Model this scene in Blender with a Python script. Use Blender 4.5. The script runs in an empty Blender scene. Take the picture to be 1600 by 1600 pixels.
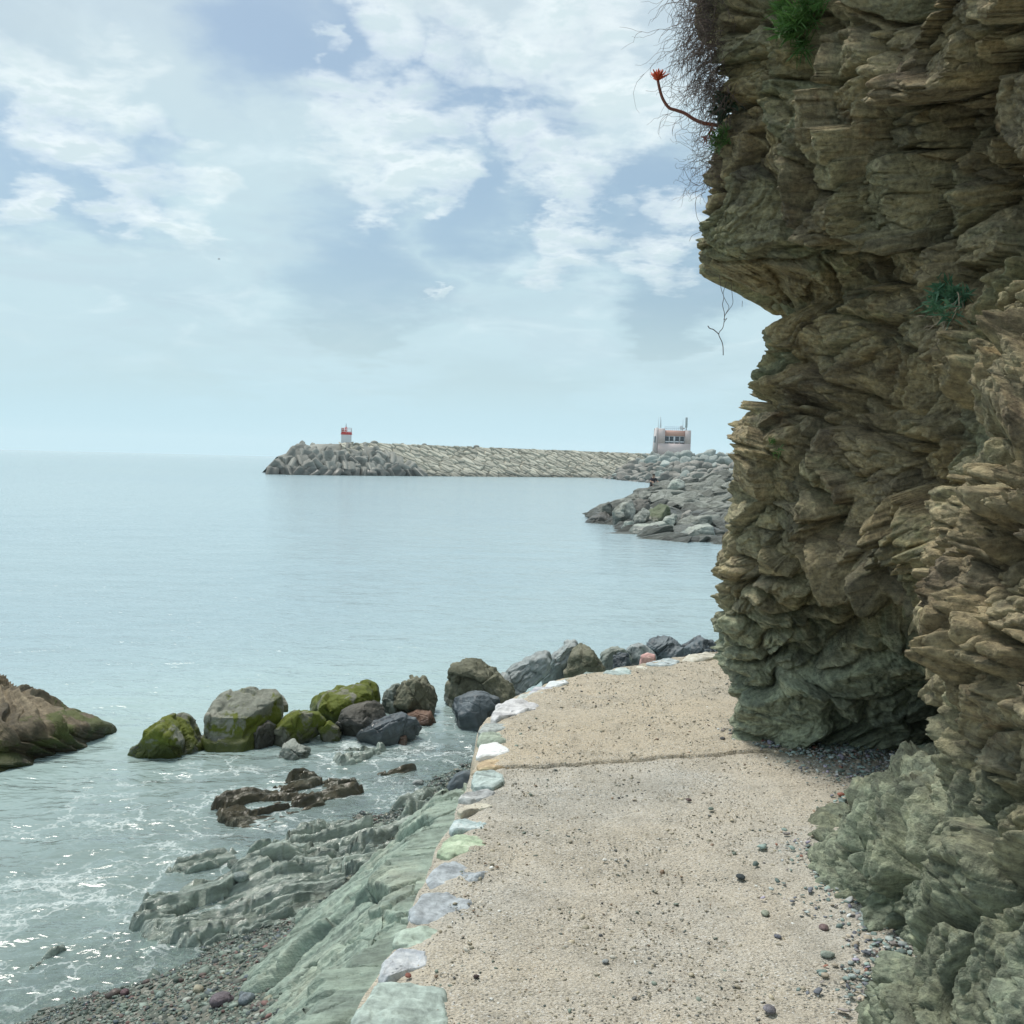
import bpy, bmesh, math, random
import numpy as np
from mathutils import Matrix, Vector

sc = bpy.context.scene
# ------------------------------------------------------------------ camera
CAM = np.array([0.0, 0.0, 2.5])
PITCH = math.atan(79 / 1600.0)
ROLL = math.radians(1.43)
FPX = 1600.0
Rm = (Matrix.Rotation(math.pi / 2 - PITCH, 3, 'X') @ Matrix.Rotation(ROLL, 3, 'Z'))
RN = np.array(Rm)
cd = bpy.data.cameras.new('camera'); cd.sensor_width = 36; cd.lens = 36.0
cd.clip_start = 0.05; cd.clip_end = 60000
cam = bpy.data.objects.new('camera', cd); sc.collection.objects.link(cam)
cam.matrix_world = Matrix.Translation(Vector(CAM)) @ Rm.to_4x4()
sc.camera = cam

def ray(u, v):
    return RN @ np.array([(u - 800) / FPX, (800 - v) / FPX, -1.0])
def atY(u, v, Y):
    d = ray(u, v); return CAM + d * (Y / d[1])
def atZ(u, v, z):
    d = ray(u, v); return CAM + d * ((z - CAM[2]) / d[2])
def project(p):
    q = (p - CAM) @ RN
    return 800 - FPX * q[..., 0] / q[..., 2], 800 + FPX * q[..., 1] / q[..., 2], -q[..., 2]
def dirn(u, v):
    d = ray(u, v); return d / np.linalg.norm(d)

# ------------------------------------------------------------------ light
SUN_EL, SUN_AZ = math.radians(64), math.radians(-40)      # azimuth measured from +Y towards +X
sd = bpy.data.lights.new('sun', 'SUN'); sd.energy = 2.6; sd.angle = math.radians(16); sd.color = (1.0, .95, .87)
so = bpy.data.objects.new('sun', sd); sc.collection.objects.link(so)
tosun = Vector((math.sin(SUN_AZ) * math.cos(SUN_EL), math.cos(SUN_AZ) * math.cos(SUN_EL), math.sin(SUN_EL)))
so.rotation_euler = tosun.to_track_quat('Z', 'Y').to_euler()
sc.view_settings.view_transform = 'Standard'; sc.view_settings.look = 'None'
sc.view_settings.exposure = 0.2; sc.view_settings.gamma = 1.0
sc.cycles.max_bounces = 8; sc.cycles.transparent_max_bounces = 12; sc.cycles.volume_bounces = 2
sc.cycles.caustics_reflective = False; sc.cycles.caustics_refractive = False

# ------------------------------------------------------------------ node helper
class NT:
    def __init__(s, nt):
        s.nt = nt; nt.nodes.clear()
    def n(s, t, ins=None, **kw):
        nd = s.nt.nodes.new(t)
        for k, v in kw.items(): setattr(nd, k, v)
        for k, v in (ins or {}).items():
            sk = nd.inputs[k]
            if isinstance(v, bpy.types.NodeSocket): s.nt.links.new(v, sk)
            else:
                if isinstance(v, (tuple, list)) and len(v) == 3 and sk.type == 'RGBA': v = (*v, 1)
                sk.default_value = v
        return nd
    def math(s, op, a, b=0.0, c=None, clamp=False):
        ins = {0: a, 1: b}
        if c is not None: ins[2] = c
        return s.n('ShaderNodeMath', ins, operation=op, use_clamp=clamp).outputs[0]
    def vm(s, op, a, b=(0, 0, 0), sc_=None):
        ins = {0: a, 1: b}
        nd = s.n('ShaderNodeVectorMath', ins, operation=op)
        if sc_ is not None: nd.inputs['Scale'].default_value = sc_
        return nd.outputs['Value'] if op in ('DOT_PRODUCT', 'LENGTH', 'DISTANCE') else nd.outputs[0]
    def mr(s, v, a, b, c=0.0, d=1.0, smooth=True):
        return s.n('ShaderNodeMapRange', {0: v, 1: a, 2: b, 3: c, 4: d}, interpolation_type='SMOOTHSTEP' if smooth else 'LINEAR').outputs[0]
    def noise(s, vec, scale, detail=4, rough=.55, dist=0.0, out=0):
        return s.n('ShaderNodeTexNoise', {'Vector': vec, 'Scale': scale, 'Detail': detail, 'Roughness': rough, 'Distortion': dist}).outputs[out]
    def vor(s, vec, scale, feature='F1', out=0, rnd=1.0):
        return s.n('ShaderNodeTexVoronoi', {'Vector': vec, 'Scale': scale, 'Randomness': rnd}, feature=feature).outputs[out]
    def ramp(s, v, stops, interp='LINEAR'):
        nd = s.n('ShaderNodeValToRGB', {0: v}); cr = nd.color_ramp; cr.interpolation = interp
        while len(cr.elements) < len(stops): cr.elements.new(.5)
        for e, (p, c) in zip(cr.elements, stops):
            e.position = p; e.color = (*c, 1) if len(c) == 3 else c
        return nd.outputs[0]
    def mix(s, f, a, b, blend='MIX'):
        nd = s.nt.nodes.new('ShaderNodeMix'); nd.data_type = 'RGBA'; nd.blend_type = blend
        for i, v in ((0, f), (6, a), (7, b)):
            if isinstance(v, bpy.types.NodeSocket): s.nt.links.new(v, nd.inputs[i])
            else: nd.inputs[i].default_value = (*v, 1) if isinstance(v, (tuple, list)) and len(v) == 3 else v
        return nd.outputs[2]
    def xyz(s, v):
        return s.n('ShaderNodeSeparateXYZ', {0: v}).outputs
    def bump(s, h, strength=.5, dist=.02, normal=None):
        ins = {'Height': h, 'Strength': strength, 'Distance': dist}
        if normal is not None: ins['Normal'] = normal
        return s.n('ShaderNodeBump', ins).outputs[0]
def newmat(name):
    m = bpy.data.materials.new(name); m.use_nodes = True
    return m, NT(m.node_tree)
def finish(t, shader):
    t.n('ShaderNodeOutputMaterial', {0: shader})

# ------------------------------------------------------------------ world: high overcast sky with cloud breaks
w = bpy.data.worlds.new('World'); sc.world = w; w.use_nodes = True
t = NT(w.node_tree)
D = t.vm('NORMALIZE', t.n('ShaderNodeTexCoord').outputs['Generated'])
sky = t.n('ShaderNodeTexSky', sky_type='NISHITA', sun_disc=False, sun_elevation=SUN_EL, sun_rotation=SUN_AZ, air_density=1.0, dust_density=2.5, ozone_density=1.2).outputs[0]
skyc = t.mix(1.0, sky, (.080, .094, .097), 'MULTIPLY')
X = t.xyz(D)
zz = t.math('MAXIMUM', X[2], 0.0)
den = t.math('ADD', zz, .16)
P = t.n('ShaderNodeCombineXYZ', {0: t.math('DIVIDE', X[0], den), 1: t.math('DIVIDE', X[1], den), 2: 0.0}).outputs[0]
wn = t.n('ShaderNodeTexNoise', {'Vector': P, 'Scale': 2.6, 'Detail': 6.0, 'Roughness': .6}).outputs[1]
wv = t.vm('SUBTRACT', wn, (.5, .5, .5))
Dw = t.vm('NORMALIZE', t.vm('ADD', D, t.vm('SCALE', wv, sc_=.17)))
def spots(lst):
    tot = None
    for (u, v, r0, r1) in lst:
        d = dirn(u, v)
        s_ = t.mr(t.vm('DOT_PRODUCT', Dw, tuple(d)), math.cos(r1 / 1600), math.cos(r0 / 1600))
        tot = s_ if tot is None else t.math('MAXIMUM', tot, s_)
    return tot
gap = spots([(400, 60, 20, 130), (540, 90, 30, 120), (680, 150, 20, 130), (790, 190, 20, 130), (760, 330, 0, 110),
             (900, 330, 20, 130), (1040, 320, 20, 140), (40, 240, 0, 130), (190, 290, 0, 110), (560, 430, 0, 160), (1060, 450, 0, 120)])
cum = spots([(600, 50, 10, 90), (715, 55, 20, 85), (800, 100, 10, 60), (880, 50, 40, 160), (560, 190, 20, 120), (670, 185, 20, 110),
             (600, 265, 20, 110), (700, 300, 10, 60), (820, 225, 20, 110), (920, 250, 20, 120), (980, 170, 30, 130), (490, 80, 5, 30),
             (890, 385, 10, 90), (1030, 385, 10, 80), (970, 380, 5, 60), (885, 303, 5, 28), (655, 447, 3, 20), (100, 130, 20, 150), (220, 290, 10, 90), (300, 310, 10, 90), (40, 300, 10, 70), (230, 335, 5, 50)])
n1 = t.noise(P, 6.0, 11, .62, .15)
n2 = t.noise(t.vm('ADD', P, (.015, .04, 0)), 6.0, 6, .6, .15)
n3 = t.noise(P, 1.3, 5, .55, .5)
lowfade = t.mr(X[2], .03, .17)
veil = t.math('SUBTRACT', t.mr(n3, .30, .62, .80, 1.0), t.math('MULTIPLY', gap, .72), clamp=True)
veil = t.math('MAXIMUM', veil, t.math('SUBTRACT', 1.0, t.math('MULTIPLY', lowfade, .75)))
hz = t.mr(X[2], 0.0, .12)
veilc = t.mix(hz, (.47, .675, .755), (.515, .68, .74))
veilc = t.mix(t.mr(X[2], .15, .5), veilc, (.545, .64, .70))
veilc = t.mix(t.math('MULTIPLY', t.mr(t.noise(P, 2.2, 7, .6, .6), .42, .72), t.math('MULTIPLY', lowfade, .42)), veilc, (.455, .565, .645))
veilc = t.mix(t.math('MULTIPLY', t.mr(t.noise(t.vm('ADD', P, (3, 1, 0)), 3.0, 7, .6, .8), .5, .75), t.math('MULTIPLY', lowfade, .6)), veilc, (.70, .83, .87))
base = t.mix(veil, skyc, veilc)
cm = t.math('ADD', t.math('MULTIPLY', cum, .33), t.math('SUBTRACT', n1, .17))
cmask = t.mr(cm, .46, .80)
cmask = t.math('MULTIPLY', cmask, t.mr(X[2], .10, .2))
shade = t.mr(t.math('ADD', t.math('MULTIPLY', t.math('SUBTRACT', n2, n1), 1.0), t.math('MULTIPLY', t.math('SUBTRACT', cm, .60), -.9)), -.22, .02)
cc = t.mix(shade, (.62, .74, .77), (.86, .93, .94))
col = t.mix(t.math('MULTIPLY', cmask, .85), base, cc)
bg = t.n('ShaderNodeBackground', {'Color': col, 'Strength': 1.0})
t.n('ShaderNodeOutputWorld', {0: bg.outputs[0]})

# ------------------------------------------------------------------ numpy noise
_r = np.random.RandomState(7)
_perm = np.concatenate([_r.permutation(256)] * 3).astype(np.int32)
_grad = _r.normal(size=(256, 3)); _grad /= np.linalg.norm(_grad, axis=1)[:, None]; _grad = _grad.astype(np.float32) * 1.6
_rnd = _r.rand(256, 3).astype(np.float32)
def perlin(p, f=1.0, seed=0):
    p = np.asarray(p, np.float32) * np.float32(f) + np.float32(seed * 17.37 + 100)
    i = np.floor(p).astype(np.int32); fr = p - i
    u = fr * fr * fr * (fr * (fr * 6 - 15) + 10)
    i &= 255
    res = None
    for dx in (0, 1):
        a = _perm[(i[..., 0] + dx) & 255]
        wx = u[..., 0] if dx else 1 - u[..., 0]
        for dy in (0, 1):
            b = _perm[(a + i[..., 1] + dy) & 255]
            wy = wx * (u[..., 1] if dy else 1 - u[..., 1])
            for dz in (0, 1):
                g = _grad[_perm[(b + i[..., 2] + dz) & 255]]
                d = g[..., 0] * (fr[..., 0] - dx) + g[..., 1] * (fr[..., 1] - dy) + g[..., 2] * (fr[..., 2] - dz)
                c = d * wy * (u[..., 2] if dz else 1 - u[..., 2])
                res = c if res is None else res + c
    return res
def fbm(p, f=1.0, o=4, seed=0, gain=.5, lac=2.03):
    r = 0; a = 1.0
    for k in range(o):
        r = r + a * perlin(p, f, seed + k * 3); a *= gain; f *= lac
    return r
def ridged(p, f=1.0, o=4, seed=0, gain=.5):
    r = 0; a = 1.0
    for k in range(o):
        r = r + a * (1 - 2 * np.abs(perlin(p, f, seed + k * 5))); a *= gain; f *= 2.07
    return r
def worley(p, f=1.0, seed=0, facet=None):
    p = np.asarray(p, np.float32) * np.float32(f) + np.float32(seed * 11.3 + 50)
    i = np.floor(p).astype(np.int32); fr = p - i
    F1 = np.full(p.shape[:-1], 9.0, np.float32); F2 = F1.copy(); cid = np.zeros(p.shape[:-1], np.int32); V_ = np.zeros(p.shape, np.float32) if facet else None
    for dx in (-1, 0, 1):
        a = _perm[(i[..., 0] + dx) & 255]
        for dy in (-1, 0, 1):
            b = _perm[(a + i[..., 1] + dy) & 255]
            for dz in (-1, 0, 1):
                h = _perm[(b + i[..., 2] + dz) & 255]
                o = _rnd[h]
                if facet: vv = np.stack([dx + o[..., 0] - fr[..., 0], dy + o[..., 1] - fr[..., 1], dz + o[..., 2] - fr[..., 2]], -1)
                d = (dx + o[..., 0] - fr[..., 0]) ** 2 + (dy + o[..., 1] - fr[..., 1]) ** 2 + (dz + o[..., 2] - fr[..., 2]) ** 2
                m = d < F1
                if facet: V_ = np.where(m[..., None], vv, V_)
                F2 = np.where(m, F1, np.minimum(F2, d)); cid = np.where(m, h, cid); F1 = np.where(m, d, F1)
    R_ = _rnd[(cid * 7 + 13) & 255]
    if facet: return np.sqrt(F1), np.sqrt(F2), R_, ((_rnd[(cid * 5 + 101) & 255] * 2 - 1) * V_).sum(-1) / f
    return np.sqrt(F1), np.sqrt(F2), R_
def sstep(a, b, x):
    q = np.clip((x - a) / (b - a), 0, 1); return q * q * (3 - 2 * q)

# ------------------------------------------------------------------ object helpers
def tag(o, label=None, cat=None, group=None, kind=None):
    if label: o['label'] = label
    if cat: o['category'] = cat
    if group: o['group'] = group
    if kind: o['kind'] = kind
    return o
def mesh_np(name, co, quads=None, tris=None, smooth=True, attrs=None, uniq=True):
    me = bpy.data.meshes.new(name)
    co = np.asarray(co, np.float32).reshape(-1, 3)
    me.vertices.add(len(co)); me.vertices.foreach_set('co', co.ravel())
    fl = []; ls = []; st = 0; lt = []
    if quads is not None and len(quads):
        q = np.asarray(quads, np.int32).reshape(-1, 4); fl.append(q.ravel()); lt.append(np.full(len(q), 4, np.int32))
    if tris is not None and len(tris):
        q = np.asarray(tris, np.int32).reshape(-1, 3); fl.append(q.ravel()); lt.append(np.full(len(q), 3, np.int32))
    fl = np.concatenate(fl); lt = np.concatenate(lt); ls = np.concatenate([[0], np.cumsum(lt)[:-1]]).astype(np.int32)
    me.loops.add(len(fl)); me.loops.foreach_set('vertex_index', fl)
    me.polygons.add(len(lt)); me.polygons.foreach_set('loop_start', ls); me.polygons.foreach_set('loop_total', lt)
    me.update(calc_edges=True); me.validate()
    if smooth: me.shade_smooth()
    for k, v in (attrs or {}).items():
        v = np.asarray(v, np.float32)
        if v.ndim == 1:
            a = me.attributes.new(k, 'FLOAT', 'POINT'); a.data.foreach_set('value', v)
        else:
            a = me.attributes.new(k, 'FLOAT_COLOR', 'POINT')
            a.data.foreach_set('color', np.concatenate([v, np.ones((len(v), 1), np.float32)], 1).ravel())
    return me
def link(name, me, mat=None, parent=None, loc=(0, 0, 0)):
    o = bpy.data.objects.new(name, me); sc.collection.objects.link(o)
    if mat is not None and me is not None and len(me.materials) == 0: me.materials.append(mat)
    o.location = loc
    if parent is not None: o.parent = parent
    return o
def empty(name, loc=(0, 0, 0), rz=0):
    o = bpy.data.objects.new(name, None); sc.collection.objects.link(o); o.location = loc; o.rotation_euler = (0, 0, rz)
    o.empty_display_size = .1
    return o
def grid_quads(nr, nc):
    i = np.arange(nr - 1)[:, None] * nc + np.arange(nc - 1)[None, :]
    return np.stack([i, i + 1, i + nc + 1, i + nc], -1).reshape(-1, 4)
_ico = {}
def ico(n):
    if n not in _ico:
        b = bmesh.new(); bmesh.ops.create_icosphere(b, subdivisions=n, radius=1.0)
        co = np.array([v.co[:] for v in b.verts]); fa = np.array([[v.index for v in f.verts] for f in b.faces]); b.free()
        co /= np.linalg.norm(co, axis=1)[:, None]
        _ico[n] = (co, fa)
    return _ico[n]
def tube_arrays(pts, rads, sides=5, base=0):
    pts = np.asarray(pts, float); n = len(pts)
    T = np.gradient(pts, axis=0); T /= np.linalg.norm(T, axis=1)[:, None] + 1e-9
    up = np.array([0.3, 0.2, 1.0]); up = np.where(np.abs(T @ up)[:, None] > 1.02, np.array([[1.0, 0, .1]]), up[None])
    A = np.cross(T, up); A /= np.linalg.norm(A, axis=1)[:, None] + 1e-9; B = np.cross(T, A)
    th = np.arange(sides) / sides * 2 * math.pi
    co = pts[:, None] + np.asarray(rads)[:, None, None] * (A[:, None] * np.cos(th)[None, :, None] + B[:, None] * np.sin(th)[None, :, None])
    q = []
    i = np.arange(n - 1)[:, None] * sides; j = np.arange(sides)[None]; j2 = (j + 1) % sides
    q = np.stack([i + j, i + j2, i + sides + j2, i + sides + j], -1).reshape(-1, 4) + base
    return co.reshape(-1, 3), q
class MB:                                            # collects shapes into one mesh
    def __init__(s): s.v = []; s.q = []; s.t = []; s.n = 0
    def add(s, co, q=None, t_=None):
        co = np.asarray(co, float).reshape(-1, 3); s.v.append(co)
        if q is not None and len(q): s.q.append(np.asarray(q) + s.n)
        if t_ is not None and len(t_): s.t.append(np.asarray(t_) + s.n)
        s.n += len(co)
    def tube(s, pts, r, sides=6, caps=True):
        r = np.full(len(pts), r) if np.isscalar(r) else np.asarray(r)
        if caps:
            pts = np.asarray(pts, float); pts = np.concatenate([pts[:1] , pts, pts[-1:]]); 
            d0 = (pts[2] - pts[1]) * 1e-3; d1 = (pts[-2] - pts[-3]) * 1e-3; pts[0] -= d0; pts[-1] += d1
            r = np.concatenate([[r[0] * .02], r, [r[-1] * .02]])
        co, q = tube_arrays(pts, r, sides); s.add(co, q)
    def box(s, c, size, rz=0.0, taper=(1, 1), bev=0.0):
        hx, hy, hz = [k / 2 for k in size]
        co = []
        for (z, k) in ((-hz, 0), (hz, 1)):
            tx, ty = (1, 1) if k == 0 else taper
            for (a, b) in ((-1, -1), (1, -1), (1, 1), (-1, 1)): co.append((a * hx * tx, b * hy * ty, z))
        co = np.array(co); cs, sn = math.cos(rz), math.sin(rz)
        co = np.stack([co[:, 0] * cs - co[:, 1] * sn, co[:, 0] * sn + co[:, 1] * cs, co[:, 2]], 1) + np.array(c)
        s.add(co, [(3, 2, 1, 0), (4, 5, 6, 7), (0, 1, 5, 4), (1, 2, 6, 5), (2, 3, 7, 6), (3, 0, 4, 7)])
    def ball(s, c, r, n=2, sq=(1, 1, 1)):
        co, f = ico(n); s.add(co * r * np.array(sq) + np.array(c), None, f)
    def build(s, name, mat, parent=None, smooth=False, loc=(0, 0, 0), bevel=0.0):
        me = mesh_np(name, np.concatenate(s.v), np.concatenate(s.q) if s.q else None, np.concatenate(s.t) if s.t else None, smooth)
        o = link(name, me, mat, parent, loc)
        if bevel:
            b = o.modifiers.new('bevel', 'BEVEL'); b.width = bevel; b.segments = 2; b.limit_method = 'ANGLE'
        return o

# ------------------------------------------------------------------ materials
def rock_mat(name, cols, scale=1.5, bump=.6, bdist=.02, rough=.85, wetamt=.5, moss=0.0, mosscol=((.05, .07, .02), (.13, .14, .04)), wet=0.0, objco=True,
             strata=0.0, sdir=(0.25, 0.2, 1.0), speck=.35, vary=.25, mossz=None, fine=60):
    m, t = newmat(name)
    tc = t.n('ShaderNodeTexCoord'); oi = t.n('ShaderNodeObjectInfo').outputs['Random']
    geo = t.n('ShaderNodeNewGeometry')
    co = tc.outputs['Object'] if objco else geo.outputs['Position']
    if objco: co = t.vm('ADD', co, t.vm('SCALE', t.n('ShaderNodeCombineXYZ', {0: oi, 1: oi, 2: oi}).outputs[0], sc_=37.0))
    a = t.noise(co, scale, 8, .62, .8)
    c = t.ramp(a, [(.28 + .44 * i / (len(cols) - 1), q) for i, q in enumerate(cols)])
    b = t.noise(co, scale * 9, 6, .7, .3)
    c = t.mix(speck, c, t.ramp(b, [(.3, (.25, .25, .25)), (.7, (.78, .78, .78))]), 'OVERLAY')
    h = t.math('ADD', t.math('MULTIPLY', b, .6), t.math('MULTIPLY', t.noise(co, fine, 5, .7), .35))
    if strata:
        wv_ = t.vm('ADD', co, t.vm('SCALE', t.n('ShaderNodeTexNoise', {'Vector': co, 'Scale': 3.0, 'Detail': 3.0}).outputs[1], sc_=.12))
        q = t.vm('DOT_PRODUCT', wv_, sdir)
        st = t.noise(t.n('ShaderNodeCombineXYZ', {0: q, 1: t.math('MULTIPLY', t.xyz(co)[0], .05), 2: 0.0}).outputs[0], strata, 5, .65)
        c = t.mix(.55, c, t.ramp(st, [(.35, (.22, .22, .23)), (.62, (.75, .75, .73))]), 'OVERLAY')
        h = t.math('ADD', h, t.math('MULTIPLY', st, .9))
    if vary:
        c = t.n('ShaderNodeHueSaturation', {'Color': c, 'Value': t.math('ADD', 1 - vary * .5, t.math('MULTIPLY', oi, vary)), 'Hue': .5, 'Saturation': 1.0}).outputs[0]
    rsock = rough
    if moss:
        mn = t.noise(co, scale * 1.6, 6, .65, .5)
        zf = t.mr(t.xyz(geo.outputs['Position'])[2], *(mossz or (.65, .25)))
        mm = t.mr(t.math('ADD', mn, t.math('MULTIPLY', t.math('SUBTRACT', zf, .5), .25)), .62 - moss * .3, .70 - moss * .3)
        c = t.mix(mm, c, t.mix(t.noise(co, 30, 4, .6), mosscol[0], mosscol[1]))
        h = t.math('ADD', h, t.math('MULTIPLY', t.math('MULTIPLY', mm, t.noise(co, 90, 3, .6)), .8))
    if wet:
        wz = t.mr(t.math('ADD', t.xyz(geo.outputs['Position'])[2], t.math('MULTIPLY', t.noise(co, 4, 3), -.12)), wet, wet - .1)
        c = t.mix(t.math('MULTIPLY', wz, wetamt), c, (.02, .024, .02))
        rsock = t.math('SUBTRACT', rough, t.math('MULTIPLY', wz, .45))
    nrm = t.bump(h, bump, bdist)
    bs = t.n('ShaderNodeBsdfPrincipled', {'Base Color': c, 'Roughness': rsock, 'Normal': nrm, 'Specular IOR Level': .3})
    finish(t, bs.outputs[0]); return m
def plain(name, col, rough=.6, metal=0.0, var=.12, scale=8, bump=.15):
    m, t = newmat(name)
    co = t.n('ShaderNodeTexCoord').outputs['Object']
    nz = t.noise(co, scale, 6, .65)
    c = t.mix(var * 2, col, t.mix(nz, tuple(k * .55 for k in col), tuple(min(1, k * 1.35) for k in col)))
    bs = t.n('ShaderNodeBsdfPrincipled', {'Base Color': c, 'Roughness': rough, 'Metallic': metal, 'Normal': t.bump(nz, bump, .01)})
    finish(t, bs.outputs[0]); return m
def attr_mat(name, rough=.75, spec=.3, bump=.3, bscale=120, mul=1.0, wet=0):
    m, t = newmat(name)
    c = t.n('ShaderNodeAttribute', attribute_name='col').outputs[0]
    geo = t.n('ShaderNodeNewGeometry').outputs['Position']
    nz = t.noise(geo, bscale, 4, .6)
    c = t.mix(.4, c, t.ramp(nz, [(.3, (.3, .3, .3)), (.7, (.7, .7, .7))]), 'OVERLAY')
    r = rough
    if wet:
        wz = t.mr(t.math('ADD', t.xyz(geo)[2], t.math('MULTIPLY', t.noise(geo, 3, 3), -.1)), .13, .03)
        c = t.mix(t.math('MULTIPLY', wz, .35), c, (.02, .03, .028)); r = t.math('SUBTRACT', rough, t.math('MULTIPLY', wz, .5))
    bs = t.n('ShaderNodeBsdfPrincipled', {'Base Color': c, 'Roughness': r, 'Specular IOR Level': spec, 'Normal': t.bump(nz, bump, .004)})
    finish(t, bs.outputs[0]); return m
# ================================================================== LARGE STRUCTURE
PZ = 0.90
edge_px = [(530, 1660), (548, 1600), (588, 1530), (600, 1490), (642, 1430), (668, 1370), (687, 1315), (703, 1285), (714, 1255), (722, 1240),
           (738, 1210), (746, 1190), (748, 1160), (752, 1130), (775, 1106), (810, 1084), (830, 1074), (852, 1065), (875, 1057),
           (905, 1051), (940, 1046), (978, 1039), (1015, 1032), (1068, 1022), (1118, 1015)]
E = np.array([atZ(u, v, PZ)[:2] for u, v in edge_px]); E = E[np.argsort(E[:, 1])]
E = np.concatenate([[[E[0, 0] - .6, -6.0]], E, [[2.9, 9.75], [3.6, 10.2], [6.0, 11.5], [9.0, 14.0], [14, 22], [20, 30], [25, 45], [30, 60], [40, 100], [30, 170], [60, 240], [300, 400], [30000, 30000]]])
def xleft(y): return np.interp(y, E[:, 1], E[:, 0])
def shore_w(y): return np.interp(y, [2, 3.5, 4.4, 5.2, 6.4, 7.5, 8.2, 9.0, 9.6, 10.5, 30, 40, 60], [2.2, 2.0, 1.72, 1.15, .9, .95, 1.35, 1.2, 1.1, .8, .5, .3, .5])
def ground_z(x, y):
    d = xleft(y) - x; s = shore_w(y); k = s - d
    z = np.where(k > 0, np.minimum(k * .30, .55), np.maximum(np.where(k > -2.0, k * .13, -.26 + (k + 2.0) * .22), -6.0))
    z = np.where((d < -.3), np.where(y > 9.5, np.minimum(.6 + (-d) * .05, 3.0), .55), z)
    p = np.stack([x, y, np.zeros_like(x)], -1)
    near = np.exp(-np.maximum(np.hypot(x, y - 6) - 6, 0) / 6)
    return z + near * (.05 * fbm(p, 1.3, 3, 5) + .015 * fbm(p, 7, 3, 9))
gx = np.unique(np.concatenate([-np.geomspace(4, 3200, 32), np.linspace(-4, 4, 420), np.geomspace(4, 3200, 32)]))
gy = np.unique(np.concatenate([-np.geomspace(2, 2500, 24), np.linspace(-2, 2.4, 20), np.linspace(2.4, 14, 480), np.geomspace(14, 2600, 56)]))
GX, GY = np.meshgrid(gx, gy)
GZ = ground_z(GX, GY)
m, t = newmat('pebble_ground')
pos = t.n('ShaderNodeNewGeometry').outputs['Position']
v1 = t.n('ShaderNodeTexVoronoi', {'Vector': pos, 'Scale': 55.0}).outputs
v2 = t.n('ShaderNodeTexVoronoi', {'Vector': pos, 'Scale': 24.0}).outputs
c = t.ramp(t.xyz(v1[1])[0], [(0, (.05, .06, .05)), (.4, (.12, .14, .115)), (.7, (.17, .16, .13)), (1, (.30, .31, .27))])
c2 = t.ramp(t.xyz(v2[1])[1], [(0, (.08, .10, .08)), (.5, (.15, .18, .15)), (.9, (.2, .17, .14)), (1, (.33, .33, .30))])
big = t.noise(pos, 1.1, 4)
c = t.mix(t.mr(big, .4, .6), c, c2)
wz = t.mr(t.math('ADD', t.xyz(pos)[2], t.math('MULTIPLY', t.noise(pos, 3, 3), -.1)), .12, .0)
c = t.mix(t.math('MULTIPLY', wz, .25), c, (.05, .06, .045))
h = t.math('ADD', t.math('MULTIPLY', v1[0], -.7), t.math('MULTIPLY', v2[0], -.6))
bs = t.n('ShaderNodeBsdfPrincipled', {'Base Color': c, 'Roughness': t.math('SUBTRACT', .8, t.math('MULTIPLY', wz, .4)), 'Normal': t.bump(h, .9, .012)})
finish(t, bs.outputs[0])
gr = link('ground', mesh_np('ground', np.stack([GX, GY, GZ], -1), grid_quads(*GX.shape)), m)
tag(gr, kind='structure')

# ---- path (concrete slab with exposed sandy aggregate)
ys = np.concatenate([np.linspace(-5, 2.4, 30), np.linspace(2.42, 10.2, 900)])
tc_ = np.concatenate([[0, .0, 0], np.linspace(0, 1, 420) ** 1.15])
YY = ys[:, None] * np.ones_like(tc_)[None]
XL = xleft(ys)[:, None] + .02 * fbm(np.stack([ys * 0, ys, ys * 0], -1), 2.5, 3, 3)[:, None]
XX = XL + (3.4 - XL * .2 + 0 * YY) * tc_[None] - .005
p = np.stack([XX, YY, YY * 0], -1)
jl = 5.27 + .30 * XX + .02 * fbm(p, 4, 4, 2)
near = sstep(0, .012, np.abs(YY - jl))
ZZ = PZ + .014 * fbm(p, 1.1, 3, 4) + .006 * fbm(p, 3.5, 2, 44) + .004 * fbm(p, 9, 3, 6) + .0022 * fbm(p, 40, 3, 8) + np.where(YY > jl, .012, 0.0) - .028 * (1 - near)
dl = XX - XL
ZZ -= .03 * (1 - sstep(0.02, .16, dl)) + .01 * (1 - sstep(0, .5, dl)) * (fbm(p, 6, 3, 12) + .3)
for k, zc in enumerate((-.3, .4, .82)): ZZ[:, k] = zc; XX[:, k] += (-.10, -.07, -.02)[k]
m, t = newmat('sandy_aggregate')
pos = t.n('ShaderNodeNewGeometry').outputs['Position']
n_a = t.noise(pos, 1.0, 5, .6, .4); n_b = t.noise(pos, 7, 5, .6)
c = t.ramp(n_a, [(.32, (.68, .60, .47)), (.50, (.64, .59, .495)), (.66, (.57, .56, .51))])
nearslab = t.mr(t.math('SUBTRACT', t.math('SUBTRACT', t.xyz(pos)[1], t.math('MULTIPLY', t.xyz(pos)[0], .30)), 5.27), -.03, .03)
c = t.mix(t.math('MULTIPLY', nearslab, .55), c, (.60, .49, .33))
c = t.mix(t.math('MULTIPLY', t.mr(n_b, .45, .75), .5), c, (.30, .27, .21))
pat = t.noise(t.vm('ADD', pos, (5, 2, 0)), 1.6, 5, .6, .6)
c = t.mix(t.math('MULTIPLY', t.mr(pat, .52, .70), .42), c, (.28, .265, .22))
va = t.n('ShaderNodeTexVoronoi', {'Vector': t.vm('MULTIPLY', t.vm('ADD', pos, t.vm('SCALE', t.n('ShaderNodeTexNoise', {'Vector': pos, 'Scale': 60.0}).outputs[1], sc_=.012)), (85, 130, 100)), 'Scale': 1.0}).outputs
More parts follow.
